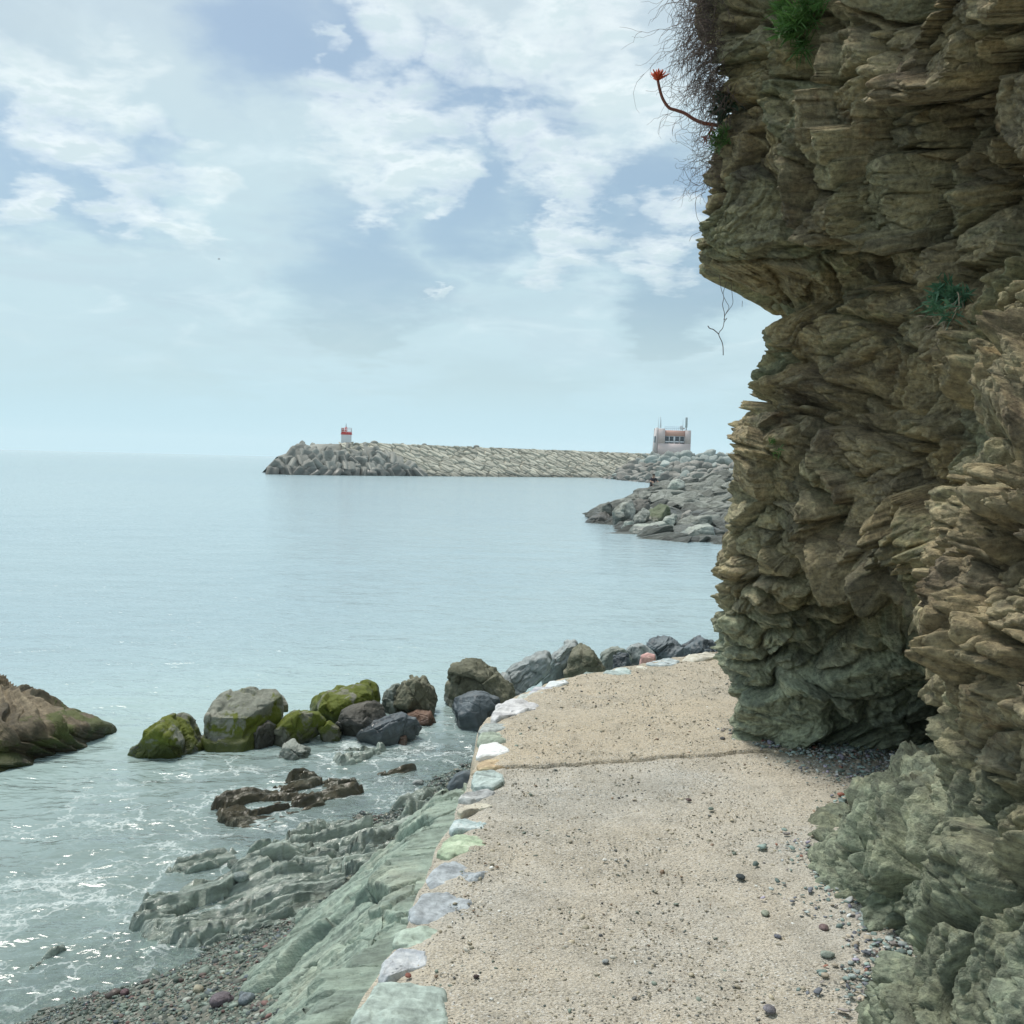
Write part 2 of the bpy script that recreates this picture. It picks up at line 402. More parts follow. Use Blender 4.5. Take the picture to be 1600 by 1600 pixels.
grain = t.ramp(t.xyz(va[1])[0], [(0, (.04, .045, .04)), (.15, (.13, .14, .13)), (.23, (.38, .37, .32)), (.45, (.64, .56, .43)), (.8, (.76, .71, .61)), (1, (.92, .92, .9))])
gm = t.math('MULTIPLY', t.mr(va[0], .50, .34), t.mr(t.noise(pos, 3.0, 4, .6), .3, .65, .65, 1.0))
c = t.mix(t.math('MULTIPLY', gm, t.mr(t.noise(t.vm('ADD', pos, (7, 7, 0)), 2.2, 4, .6, .5), .35, .62, .45, 1.0)), c, grain)
vb = t.n('ShaderNodeTexVoronoi', {'Vector': t.vm('MULTIPLY', pos, (190, 250, 200)), 'Scale': 1.0}).outputs
c = t.mix(t.math('MULTIPLY', t.mr(t.xyz(vb[1])[1], .62, .8), .55), c, t.ramp(t.xyz(vb[1])[2], [(0, (.12, .11, .10)), (.5, (.36, .33, .28)), (1, (.75, .74, .7))]))
hgt = t.math('ADD', t.math('MULTIPLY', va[0], -.6), t.math('ADD', t.math('MULTIPLY', t.noise(pos, 120, 5, .7), .9), t.math('MULTIPLY', n_b, .8)))
bs = t.n('ShaderNodeBsdfPrincipled', {'Base Color': c, 'Roughness': .9, 'Specular IOR Level': .2, 'Normal': t.bump(hgt, 1.0, .010)})
finish(t, bs.outputs[0])
path = link('path', mesh_np('path', np.stack([XX, YY, ZZ], -1), grid_quads(*XX.shape)), m)
tag(path, kind='structure')

# ---- sea
ry = [-6.0, 0, 1.5, 2.6]
y = 2.6
while y < 170: 
    ry.append(y); y += max(.013, y * y / (2.5 * 1024) * 1.0) if y < 60 else y * .03
ry = np.unique(np.concatenate([ry, np.geomspace(170, 2550, 22)]))
NX = 760
tt = np.linspace(-1, 1, NX); tt = np.sign(tt) * (np.abs(tt) * .8 + .2 * np.abs(tt) ** 5)
SY = ry[:, None] * np.ones(NX)[None]; SX = tt[None] * (1.25 * np.maximum(ry, 3.2) + 1.0)[:, None]
SX = SX - .12 * np.maximum(ry, 3)[:, None] * (1 - np.abs(tt))[None]
p = np.stack([SX * .55, SY, SX * 0], -1)
p = p + .25 * np.stack([fbm(p, .4, 2, 1), fbm(p, .4, 2, 2), p[..., 0] * 0], -1)
fp = np.maximum(SY, 2) ** 2 / (2.5 * 1024)
def att(l): return 1 / (1 + (fp / (l * .60)) ** 2)
W0 = 0
W = .020 * fbm(p, .45, 2, 11) * att(2.2) + .020 * perlin(p, 1.3, 14) * att(.8) + .0 * W0 + .014 * fbm(p, 3.0, 2, 16) * att(.33) + .0040 * fbm(p, 8, 3, 19) * att(.12)
gzz = ground_z(SX, SY)
depth = np.clip(-gzz, -.5, 10)
chop = sstep(.6, .0, depth) * (SY < 14)
pn = np.stack([SX, SY, SX * 0], -1)
W = W + chop * (.014 * ridged(pn + .15 * fbm(pn, 3, 2, 33)[..., None], 2.2, 3, 31) + .004 * fbm(pn, 13, 2, 35))
sea_me = mesh_np('sea', np.stack([SX, SY, W], -1), grid_quads(*SX.shape), attrs={'depth': depth.ravel()})
m, t = newmat('sea_water')
pos = t.n('ShaderNodeNewGeometry').outputs['Position']
dep = t.n('ShaderNodeAttribute', attribute_name='depth').outputs['Fac']
PX = t.xyz(pos)
stretch = t.vm('MULTIPLY', pos, (.5, 1, 1))
hb = t.math('ADD', t.math('MULTIPLY', t.noise(stretch, 2.2, 4, .6, .3), .10), t.math('MULTIPLY', t.noise(stretch, 9, 3, .55, .4), .018))
far_ = t.mr(PX[1], 20, 160)
hb2 = t.math('ADD', hb, t.math('MULTIPLY', t.math('MULTIPLY', t.noise(stretch, .55, 4, .6, .3), far_), .55))
nrm = t.bump(hb2, .95, 1.0)
fr = t.n('ShaderNodeFresnel', {'IOR': 1.333, 'Normal': nrm}).outputs[0]
bodyc = t.mix(t.mr(dep, .0, 3.0), (.46, .60, .575), (.32, .435, .475))
bodyc = t.mix(t.mr(t.noise(pos, .05, 3), .35, .65), bodyc, (.34, .455, .485))
opa = t.math('SUBTRACT', 1.0, t.math('POWER', 2.718, t.math('MULTIPLY', t.math('MAXIMUM', dep, 0.0), -2.1)))
opa = t.math('ADD', t.math('MULTIPLY', opa, .76), .24)
body = t.n('ShaderNodeMixShader', {0: opa, 1: t.n('ShaderNodeBsdfTransparent', {'Color': (.80, .92, .88, 1)}).outputs[0], 2: t.n('ShaderNodeBsdfDiffuse', {'Color': bodyc, 'Normal': nrm}).outputs[0]}).outputs[0]
gl = t.n('ShaderNodeBsdfGlossy', {'Color': (1, 1, 1, 1), 'Roughness': t.mr(PX[1], 4, 100, .15, .14), 'Normal': nrm}).outputs[0]
wat = t.n('ShaderNodeMixShader', {0: fr, 1: body, 2: gl}).outputs[0]
# foam: lacy lines where the water is thin
fw = t.vm('ADD', pos, t.vm('SCALE', t.n('ShaderNodeTexNoise', {'Vector': pos, 'Scale': 2.2, 'Detail': 5.0, 'Roughness': .65}).outputs[1], sc_=.75))
e1 = t.vor(t.vm('MULTIPLY', fw, (1.0, 1.35, 1)), 2.3, 'DISTANCE_TO_EDGE')
e2 = t.vor(t.vm('ADD', fw, (4, 7, 0)), 9.0, 'DISTANCE_TO_EDGE')
zone = t.math('MULTIPLY', t.mr(dep, .50, .04), t.mr(PX[1], 15, 11))
br = t.noise(pos, 1.1, 5, .65, .7)
lines = t.mr(t.math('ADD', e1, t.math('MULTIPLY', t.noise(pos, 22, 4, .7), .10)), .095, .045)
lines = t.math('MULTIPLY', lines, t.mr(br, .38, .56))
sm = t.math('MULTIPLY', t.mr(t.math('ADD', e2, t.math('MULTIPLY', t.noise(pos, 40, 3, .7), .2)), .22, .10), t.mr(br, .50, .68))
pat = t.math('MULTIPLY', t.mr(t.math('ADD', br, t.math('MULTIPLY', t.noise(pos, 18, 5, .75), .35)), .78, .90), 1.0)
foam = t.math('MULTIPLY', t.math('MAXIMUM', t.math('MAXIMUM', t.math('MULTIPLY', lines, .65), t.math('MULTIPLY', sm, .6)), pat), t.mr(zone, .02, .45))
foam = t.math('MULTIPLY', foam, .95)
allw = t.n('ShaderNodeMixShader', {0: foam, 1: wat, 2: t.n('ShaderNodeBsdfDiffuse', {'Color': (.72, .78, .77, 1), 'Normal': nrm}).outputs[0]}).outputs[0]
finish(t, allw)
sea = link('sea', sea_me, m); tag(sea, kind='structure')

# ---- cliff
H = np.array([.55, .9, 1.1, 1.3, 1.6, 2.0, 2.5, 3.0, 3.38, 3.48, 3.62, 4.0, 4.5, 5.0, 5.6, 7.0])
cols = [  # (y, x at each height)
    (-4.0, [2.1] * 16),
    (0.0, [1.35, 1.35, 1.4, 1.5, 1.8, 1.9, 2.0, 2.1, 2.1, 2.1, 2.1, 2.1, 2.1, 2.1, 2.1, 2.2]),
    (2.2, [1.12, 1.13, 1.25, 1.4, 1.5, 1.55, 1.7, 1.95, 2.0, 2.0, 2.0, 2.0, 2.0, 1.95, 1.95, 2.1]),
    (2.85, [1.06, 1.08, 1.16, 1.32, 1.45, 1.5, 1.66, 1.95, 2.0, 2.0, 2.0, 2.0, 1.98, 1.95, 1.9, 2.1]),
    (3.3, [1.42, 1.42, 1.42, 1.46, 1.48, 1.48, 1.60, 1.93, 2.0, 2.02, 2.02, 2.0, 1.95, 1.9, 1.85, 2.1]),
    (3.8, [1.22, 1.26, 1.36, 1.74, 1.80, 1.54, 1.62, 1.92, 2.02, 2.04, 2.02, 2.0, 1.92, 1.88, 1.8, 2.0]),
    (4.45, [1.37, 1.42, 1.75, 2.35, 2.5, 2.0, 1.88, 1.90, 1.95, 1.95, 1.92, 1.85, 1.75, 1.7, 1.65, 1.8]),
    (5.05, [1.85, 1.95, 2.4, 2.6, 2.4, 1.88, 1.75, 1.78, 1.82, 1.82, 1.78, 1.70, 1.62, 1.6, 1.5, 1.7]),
    (5.5, [2.6, 2.6, 2.6, 2.6, 2.35, 1.68, 1.60, 1.66, 1.70, 1.68, 1.60, 1.50, 1.46, 1.42, 1.36, 1.5]),
    (5.78, [2.05, 2.03, 1.98, 1.86, 1.60, 1.42, 1.40, 1.50, 1.55, 1.50, 1.38, 1.26, 1.30, 1.24, 1.18, 1.3]),
    (6.0, [1.52, 1.49, 1.44, 1.38, 1.33, 1.35, 1.43, 1.50, 1.58, 1.42, 1.19, 1.18, 1.28, 1.20, 1.16, 1.2]),
]
s10 = np.array(cols[-1][1])
cols += [(6.45, list(s10 * 1.075 + .14)), (7.6, list(s10 * 1.0 + 1.1)), (9.2, list(s10 * 0 + 4.2)), (11, list(s10 * 0 + 7.5)), (16, list(s10 * 0 + 13.0))]
nz = 760
zs = np.concatenate([np.linspace(.55, 5.45, nz), np.linspace(5.5, 7.4, 60)])
def catmull(P, q):
    n = len(P); i = np.clip(np.floor(q).astype(int), 0, n - 2); f = (q - i)[:, None]
    g = lambda k: P[np.clip(k, 0, n - 1)]
    p0, p1, p2, p3 = g(i - 1), g(i), g(i + 1), g(i + 2)
    return .5 * (2 * p1 + (p2 - p0) * f + (2 * p0 - 5 * p1 + 4 * p2 - p3) * f ** 2 + (3 * p1 - p0 - 3 * p2 + p3) * f ** 3)
CX = []; 
for y_, xs in cols:
    x1 = np.interp(zs, H, xs)
    k = np.exp(-np.linspace(-2, 2, 15) ** 2); k /= k.sum()
    CX.append(np.convolve(np.pad(x1, 7, 'edge'), k, 'valid'))
CX = np.array(CX)
cnt = [8, 20, 110, 120, 120, 130, 120, 110, 100, 120, 130, 60, 40, 16, 12]
qs = np.concatenate([j + np.arange(c_) / c_ for j, c_ in enumerate(cnt)] + [[len(cols) - 1.0]])
BX = catmull(CX, qs); BY = catmull(np.array([[c_[0]] for c_ in cols], float), qs) * np.ones_like(BX)
BZ = np.ones_like(BX) * zs[None]
B = np.stack([BX, BY, BZ], -1)
du = np.gradient(B, axis=0); dv = np.gradient(B, axis=1)
du /= np.linalg.norm(du, axis=2)[..., None] + 1e-9
N_ = np.cross(du, dv); N_ /= np.linalg.norm(N_, axis=2)[..., None] + 1e-9
if N_[600, 300, 0] > 0: N_ = -N_
B = B.astype(np.float32)
nb = np.array([-.10, -.42, 1.0]); nb /= np.linalg.norm(nb)
warp = np.stack([fbm(B, .9, 3, 21), fbm(B, .9, 3, 22), fbm(B, .9, 3, 23)], -1)
Bw = B + .22 * warp
bed = Bw @ nb                                        # bedding coordinate
tang1 = np.cross(nb, [0, 1, 0]); tang1 /= np.linalg.norm(tang1); tang2 = np.cross(nb, tang1)
Q = np.stack([Bw @ tang1, Bw @ tang2, bed * 1.7], -1)
L1, L2, Lc, Lf = worley(np.stack([Bw @ tang1, Bw @ tang2, bed * 1.15], -1) + .25 * warp, 1.05, 9, facet=True)   # anisotropic space: blocks flattened along the beds
f1, f2, cid, cf = worley(Q, 2.1, 1, facet=True)
g1, g2, cid2, gf = worley(Q + .10 * warp, 5.2, 2, facet=True)
k1, k2, cidk, kf = worley(Bw, 3.1, 8, facet=True)
h1, h2, cid3 = worley(Q + .04 * fbm(B, 9, 2, 66)[..., None], 12.0, 3)
massive = sstep(-.1, .35, 1.3 * fbm(B, .75, 2, 40) + .35 * (Lc[..., 2] - .5) + .9 * sstep(1.7, 1.1, B[..., 2]) + .7 * sstep(4.9, 3.6, B[..., 1]) * sstep(3.2, 2.6, B[..., 2]) + .4 * sstep(4.3, 5.2, B[..., 2]) + .8 * sstep(3.2, 4.2, B[..., 2]) * sstep(5.5, 4.4, B[..., 1]))
nearm = sstep(4.7, 4.1, B[..., 1]) * sstep(3.0, 2.5, B[..., 2]); massive = np.maximum(massive, nearm)
flake = 1 - .72 * massive
disp = .15 * (1 - .7 * sstep(1.9, 1.4, B[..., 2]) * sstep(5.1, 4.6, B[..., 1])) * (Lc[..., 0] - .5) - .10 * sstep(.10, 0, L2 - L1) + .09 * fbm(B, .8, 3, 50) + .075 * ridged(Bw, 1.5, 2, 51)
ff = (1 - .75 * sstep(1.9, 1.4, B[..., 2]) * sstep(5.1, 4.6, B[..., 1])) * (1 - .45 * nearm)
disp += ff * (.22 * Lf + .30 * cf + .45 * kf * (.3 + massive)) + .32 * gf * (1 - .4 * massive) * (1 - .5 * nearm)
disp += .06 * (cid[..., 0] - .5) - .12 * sstep(.12, .0, f2 - f1)
vv_ = sstep(-.3, .35, fbm(B, 1.3, 2, 91)); disp += .055 * vv_ * (cid2[..., 0] - .5) * flake - .050 * (.25 + .75 * vv_) * sstep(.10, .0, g2 - g1)
disp += .022 * (cid3[..., 0] - .5) * flake - .016 * sstep(.16, .0, h2 - h1)
Qs = np.stack([Q[..., 0] * .35, Q[..., 1] * .35, bed], -1)
lay = perlin(Qs, 11, 61); lay2 = perlin(Qs, 26, 62)
disp += (.034 * np.abs(lay) + .020 * np.abs(lay2)) * flake * 1.1
disp += .026 * ridged(Bw, 6, 4, 70) * flake + .014 * fbm(B, 20, 3, 71) + .006 * ridged(B, 45, 2, 72)
band = sstep(5.2, 5.7, B[..., 1]) * sstep(8, 7, B[..., 1]); dm_ = disp[700:900].mean(); disp = dm_ + (disp - dm_) * (1 - .30 * band)
disp -= dm_ - .02
fade = 1.0
C_ = B + N_ * disp[..., None]
# fit the outer corner to the outline seen in the photograph, by moving the rock itself sideways height by height
sil = np.array([(-150, 1070), (0, 1078), (60, 1095), (120, 1120), (150, 1122), (200, 1122), (260, 1103), (330, 1098), (380, 1088), (420, 1090), (436, 1122), (465, 1155), (484, 1198), (520, 1190), (545, 1192), (590, 1170), (630, 1163), (665, 1136), (700, 1135), (730, 1146), (760, 1136), (800, 1134), (850, 1126), (885, 1112), (920, 1116), (970, 1110), (1000, 1118), (1040, 1113), (1060, 1138), (1110, 1144), (1140, 1140), (1200, 1150)], float)
for _ in range(2):
    u0, v0, dd0 = project(C_.astype(float)); sel = (B[..., 1] > 4.9) & (B[..., 1] < 9.0)
    bins = np.arange(-140, 1200, 10.0); mu = []
    for b_0 in bins:
        s_ = sel & (v0 >= b_0) & (v0 < b_0 + 12); mu.append(u0[s_].min() if s_.any() else np.nan)
    mu = np.array(mu); ok_ = ~np.isnan(mu); mu = np.interp(bins, bins[ok_], mu[ok_])
    df = np.interp(bins + 5, sil[:, 0], sil[:, 1]) - mu; kk = np.ones(3) / 3; df = np.convolve(np.pad(df, 1, 'edge'), kk, 'valid')
    zb2 = 2.5 - (bins + 5 - 728.5) / 1600 * 6.0
    dxz = np.interp(C_[..., 2], zb2[::-1], df[::-1]) / 1600 * 6.0
    C_[..., 0] += dxz * sstep(5.05, 5.75, B[..., 1])
C_[..., 2] += .35 * .0
# roof of the cliff, running back inland
top = C_[:, -1:, :].copy(); rows = [C_]
for k in (1, 2, 3):
    q_ = top.copy(); q_[..., 0] += k * 2.5; q_[..., 2] += .5 * k; rows.append(q_)
C_ = np.concatenate(rows, 1)
cellc = np.concatenate([cid[..., 1], np.repeat(cid[:, -1:, 1], 3, 1)], 1)
mas_a = np.concatenate([massive, np.repeat(massive[:, -1:], 3, 1)], 1)
cliff_me = mesh_np('cliff', C_, grid_quads(C_.shape[0], C_.shape[1])[:, ::-1], attrs={'cell': cellc.ravel(), 'cell2': np.concatenate([cid2[..., 1], np.repeat(cid2[:, -1:, 1], 3, 1)], 1).ravel(), 'massive': mas_a.ravel()})
m, t = newmat('schist_cliff')
pos = t.n('ShaderNodeNewGeometry').outputs['Position']
PX = t.xyz(pos)
cell = t.n('ShaderNodeAttribute', attribute_name='cell').outputs['Fac']
cell2 = t.n('ShaderNodeAttribute', attribute_name='cell2').outputs['Fac']
mas = t.n('ShaderNodeAttribute', attribute_name='massive').outputs['Fac']
a = t.noise(pos, 1.7, 9, .66, .8)
c = t.ramp(a, [(.28, (.18, .145, .10)), (.42, (.325, .26, .145)), (.52, (.42, .355, .215)), (.60, (.30, .295, .18)), (.72, (.47, .36, .185))])
c = t.mix(t.math('MULTIPLY', t.mr(cell, .55, .95), .6), c, (.26, .29, .19))
c = t.mix(t.math('MULTIPLY', t.mr(cell2, .7, .95), .5), c, (.42, .32, .16))
c = t.mix(t.math('MULTIPLY', t.mr(cell2, .25, .0), .5), c, (.085, .075, .068))
c = t.mix(t.math('MULTIPLY', mas, .38), c, (.43, .375, .255))
rust = t.mr(t.noise(t.vm('ADD', pos, (9, 3, 1)), 2.6, 8, .7, .6), .58, .72)
c = t.mix(t.math('MULTIPLY', rust, .7), c, (.25, .135, .06))
dk = t.mr(t.noise(t.vm('ADD', pos, (2, 8, 4)), 1.3, 6, .62, .5), .52, .70)
c = t.mix(t.math('MULTIPLY', dk, .60), c, (.10, .078, .068))
green = t.math('MULTIPLY', t.mr(PX[2], 2.1, 1.1), t.mr(t.noise(pos, 1.2, 5), .12, .36))
c = t.mix(t.math('MULTIPLY', green, .72), c, t.mix(t.mr(a, .35, .6), (.15, .20, .155), (.33, .41, .315)))
pal = t.mr(t.noise(t.vm('ADD', pos, (1, 2, 7)), 4.5, 8, .7, .4), .58, .74)
c = t.mix(t.math('MULTIPLY', pal, .6), c, (.42, .38, .27))
wv_ = t.vm('ADD', pos, t.vm('SCALE', t.n('ShaderNodeTexNoise', {'Vector': pos, 'Scale': 1.6, 'Detail': 4.0}).outputs[1], sc_=.30))
q = t.vm('DOT_PRODUCT', wv_, tuple(nb))
Lv = t.n('ShaderNodeCombineXYZ', {0: t.math('MULTIPLY', PX[0], .12), 1: t.math('MULTIPLY', PX[1], .12), 2: q}).outputs[0]
st = t.noise(Lv, 34, 6, .68, .2)
c = t.mix(.6, c, t.ramp(st, [(.34, (.18, .18, .20)), (.5, (.5, .5, .5)), (.64, (.80, .78, .74))]), 'OVERLAY')
fine = t.noise(pos, 38, 7, .75)
c = t.mix(.65, c, t.ramp(fine, [(.32, (.15, .15, .16)), (.5, (.5, .5, .5)), (.68, (.86, .84, .8))]), 'OVERLAY')
h = t.math('ADD', t.math('ADD', t.math('MULTIPLY', st, .9), t.math('MULTIPLY', fine, .9)), t.math('ADD', t.math('MULTIPLY', t.noise(pos, 130, 4, .7), .35), t.math('MULTIPLY', t.vor(wv_, 26), .5)))
bs = t.n('ShaderNodeBsdfPrincipled', {'Base Color': c, 'Roughness': .85, 'Specular IOR Level': .25, 'Normal': t.bump(h, 1.0, .018)})
finish(t, bs.outputs[0])
cliff = link('cliff', cliff_me, m); tag(cliff, kind='structure')
CV = C_.reshape(-1, 3); CN = np.concatenate([N_, np.repeat(N_[:, -1:], 3, 1)], 1).reshape(-1, 3)
CU, CVv, CD = project(CV)
def on_cliff(u, v, r=7):
    """nearest point of the cliff seen through a pixel, with its outward normal"""
    mk = (np.abs(CU - u) < r) & (np.abs(CVv - v) < r) & (CD > .3)
    if not mk.any(): return atY(u, v, 5.8), np.array([-1.0, -.3, 0])
    k = np.where(mk)[0]; k = k[np.argmin(CD[k])]
    n_ = CN[k].astype(float); n_[2] = 0; n_ /= np.linalg.norm(n_)
    return CV[k].astype(float), n_
# ================================================================== OBJECTS
def dens(poly, n=240):
    P_ = np.asarray(poly, float); seg = np.roll(P_, -1, 0) - P_; L = np.linalg.norm(seg, axis=1)
    cum_ = np.concatenate([[0], np.cumsum(L)]); s_ = np.linspace(0, cum_[-1], n, endpoint=False)
    k = np.clip(np.searchsorted(cum_, s_, 'right') - 1, 0, len(P_) - 1)
    return P_[k] + seg[k] * ((s_ - cum_[k]) / np.maximum(L[k], 1e-9))[:, None]
def radial(poly, c):
    d = dens(poly) - c; a = np.arctan2(d[:, 1], d[:, 0]); r = np.hypot(d[:, 0], d[:, 1]); o = np.argsort(a)
    a, r = a[o], r[o]; a = np.concatenate([a - 2 * np.pi, a, a + 2 * np.pi]); r = np.concatenate([r, r, r])
    k = np.ones(5) / 5; r = np.convolve(np.pad(r, 2, 'edge'), k, 'valid')
    return lambda th: np.interp(th, a, r)
def rock_detail(co, N, size, seed, amp=1.0, strata=0.0, ax=(.2, .1, 1), iso=1.0, facets=1.0):
    s_ = 1.0 / size
    q = co + seed * 3.1
    d = .05 * size * fbm(q, 1.3 * s_, 3, seed) + .035 * size * ridged(q, 2.6 * s_, 3, seed + 3) + .008 * size * fbm(q, 12 * s_, 2, seed + 5)
    f1, f2, c_, fc_ = worley(q + .06 * size * fbm(q, 3 * s_, 2, seed + 6)[..., None], 1.9 * s_, seed, facet=True)
    g1, g2, c2_, gc_ = worley(q, 4.6 * s_, seed + 2, facet=True)
    d += (.26 * fc_ + .16 * gc_) * facets - .012 * size * sstep(.06, 0, g2 - g1) * facets
    d += .05 * size * (c_[..., 0] - .5) - .03 * size * sstep(.10, 0, f2 - f1)
    d = d * iso + .006 * size * ridged(q, 9 * s_, 3, seed + 8)
    if iso < .5:                                       # thick tilted beds, each edge standing out like a step
        b = (q + .05 * fbm(q * np.array([.5, .5, 1.0]), 1.6, 3, seed)[..., None]) @ (np.array(ax) / np.linalg.norm(ax))
        for lam_, am_ in ((.17, .13), (.06, .055), (.024, .018)):
            w_ = b / lam_ + .35 * perlin(q, 1.2, seed + int(am_ * 1000)); k_ = np.floor(w_); fr_ = w_ - k_; rr_ = _rnd[(k_.astype(int) * 31 + 7) & 255][..., 0]
            d = d + am_ * (.35 + .9 * rr_) * np.where(fr_ > .86, (1 - fr_) / .14, fr_ / .86)
        d = d + .012 * fbm(q, 9, 3, seed + 4)
        return co + N * d[..., None]
    if strata:
        b = (q + .1 * size * fbm(q, 2 * s_, 2, seed)[..., None]) @ (np.array(ax) / np.linalg.norm(ax))
        al = q - b[..., None] * np.array(ax) / np.linalg.norm(ax)
        sp_ = np.stack([al @ np.array([.12, 0, -.06]), al @ np.array([0, .12, 0]), b], -1)
        d += strata * size * (.060 * np.abs(perlin(sp_, 11 * s_, seed)) + .03 * np.abs(perlin(sp_, 26 * s_, seed + 1)))
    return co + N * (d * amp)[..., None]
def vnormals(co, fa):
    n_ = np.cross(co[fa[:, 1]] - co[fa[:, 0]], co[fa[:, 2]] - co[fa[:, 0]]); N = np.zeros_like(co)
    for k in range(3): np.add.at(N, fa[:, k], n_)
    return N / (np.linalg.norm(N, axis=1)[:, None] + 1e-12)

def clip_planes(co, rng, n, ymin=.4, lo=.62, hi=.85, soft=.0, ext=None):
    ext = co.max(0) - co.min(0); c0 = (co.max(0) + co.min(0)) / 2
    u_ = (co - c0) / (ext / 2)
    for k in range(n):
        nn = rng.normal(size=3); nn[1] = -abs(nn[1]) - ymin; nn[2] = nn[2] * .8 + .1; nn /= np.linalg.norm(nn)
        h_ = np.quantile(u_ @ nn, rng.uniform(lo, hi) * .25 + .645); s_ = u_ @ nn
        over = np.maximum(s_ - h_, 0); u_ = u_ - nn[None] * (over * .92)[:, None]
    return u_ * (ext / 2) + c0

def boulder(name, label, cat, outline, Y, depth, mat, seed=1, planes=5, n=6, boxy=.55, amp=1.0, strata=0.0, ax=(.2, .1, 1), group=None, tilt=0.0, lower=12, iso=1.0, size_fix=True):
    """outline in pixels, standing at distance Y; becomes a closed rock 'depth' metres thick"""
    P_ = np.array([atY(u, v, Y)[[0, 2]] for u, v in outline]); 
    lowz = P_[:, 1].min(); P_[:, 1] = np.where(P_[:, 1] < lowz + .06, P_[:, 1] - .01 * lower, P_[:, 1])
    c = (P_.max(0) + P_.min(0)) / 2
    f_ = radial(P_, c); d, fa = ico(n)
    th = np.arctan2(d[:, 2], d[:, 0]); cc_ = np.hypot(d[:, 0], d[:, 2]); rho = f_(th) * cc_ ** boxy * (.93 if size_fix else 1.0)
    co = np.stack([np.cos(th) * rho, np.sign(d[:, 1]) * np.abs(d[:, 1]) ** .8 * depth / 2, np.sin(th) * rho], 1)
    co[:, 1] += tilt * co[:, 2]
    rng = np.random.RandomState(seed); co = clip_planes(co, rng, planes)
    size = float(np.mean(co.max(0) - co.min(0)))
    co = rock_detail(co, vnormals(co, fa), size, seed, amp, strata, ax, iso, 1.0 if iso > .5 else 0.0)
    o = link(name, mesh_np(name, co, None, fa), mat, None, (c[0], Y, c[1]))
    return tag(o, label, cat, group)

# ---------------------------------------------------------------- rock materials
G = {
 'brown': rock_mat('brown_wet_rock', [(.07, .06, .04), (.15, .12, .075), (.25, .205, .14)], 2.0, .8, .02, .7, moss=.25, mosscol=((.07, .09, .03), (.14, .15, .05)), wet=.10, strata=26, sdir=(.5, .1, .85), vary=0, speck=.8, mossz=(.5, .1)),
 'mossy': rock_mat('mossy_grey_rock', [(.11, .115, .09), (.21, .22, .18), (.34, .33, .28)], 2.2, .7, .015, .75, moss=.42, speck=.7, mosscol=((.055, .082, .010), (.18, .20, .025)), wet=.10, vary=0, mossz=(.5, .05)),
 'mossy2': rock_mat('partly_mossy_rock', [(.11, .115, .085), (.18, .18, .135), (.25, .245, .20)], 2.4, .7, .015, .75, moss=.30, speck=.7, mosscol=((.055, .082, .010), (.17, .19, .025)), wet=.08, vary=0, mossz=(.6, .2)),
 'olive': rock_mat('olive_grey_rock', [(.085, .088, .06), (.165, .165, .115), (.27, .26, .20)], 3.0, 1.0, .02, .8, wet=.10, vary=0, speck=.7),
 'slate': rock_mat('blue_grey_slate', [(.055, .07, .082), (.095, .115, .13), (.15, .175, .19)], 1.8, .5, .012, .55, wet=.12, vary=0, strata=10, sdir=(-.5, 0, 1)),
 'dark': rock_mat('dark_brown_rock', [(.045, .045, .04), (.085, .08, .068), (.15, .14, .12)], 2.5, .7, .015, .7, wet=.15, vary=0, strata=14, sdir=(-.2, 0, 1)),
 'pale': rock_mat('pale_green_grey_rock', [(.15, .175, .15), (.24, .27, .24), (.34, .36, .32)], 2.2, .6, .012, .7, wet=.06, vary=0),
 'lightslab': rock_mat('light_tilted_slab', [(.17, .20, .20), (.28, .31, .31), (.38, .41, .40)], 2.0, .6, .012, .5, wet=.05, vary=0, strata=18, sdir=(-.8, .0, .8)),
 'red': rock_mat('reddish_brown_rock', [(.10, .055, .038), (.17, .10, .07), (.22, .17, .13)], 3.0, .6, .01, .6, vary=0, wet=.05),
 'strat': rock_mat('grey_green_schist', [(.20, .25, .215), (.36, .425, .38), (.50, .56, .51)], 2.4, 1.0, .016, .55, wetamt=.24, wet=.14, objco=False, strata=36, sdir=(-.62, .74, .35), vary=0),
 'strat_brown': rock_mat('brown_wet_schist', [(.085, .06, .03), (.14, .12, .075), (.20, .20, .15)], 2.6, 1.0, .014, .5, wet=.12, objco=False, strata=36, sdir=(-.62, .74, .35), vary=0),
 'slab': rock_mat('pale_green_slab_rock', [(.17, .205, .165), (.285, .355, .30), (.37, .405, .325)], 2.2, 1.1, .016, .75, wet=.10, objco=False, strata=24, sdir=(-.3, .85, .5), vary=0, speck=.5),
}
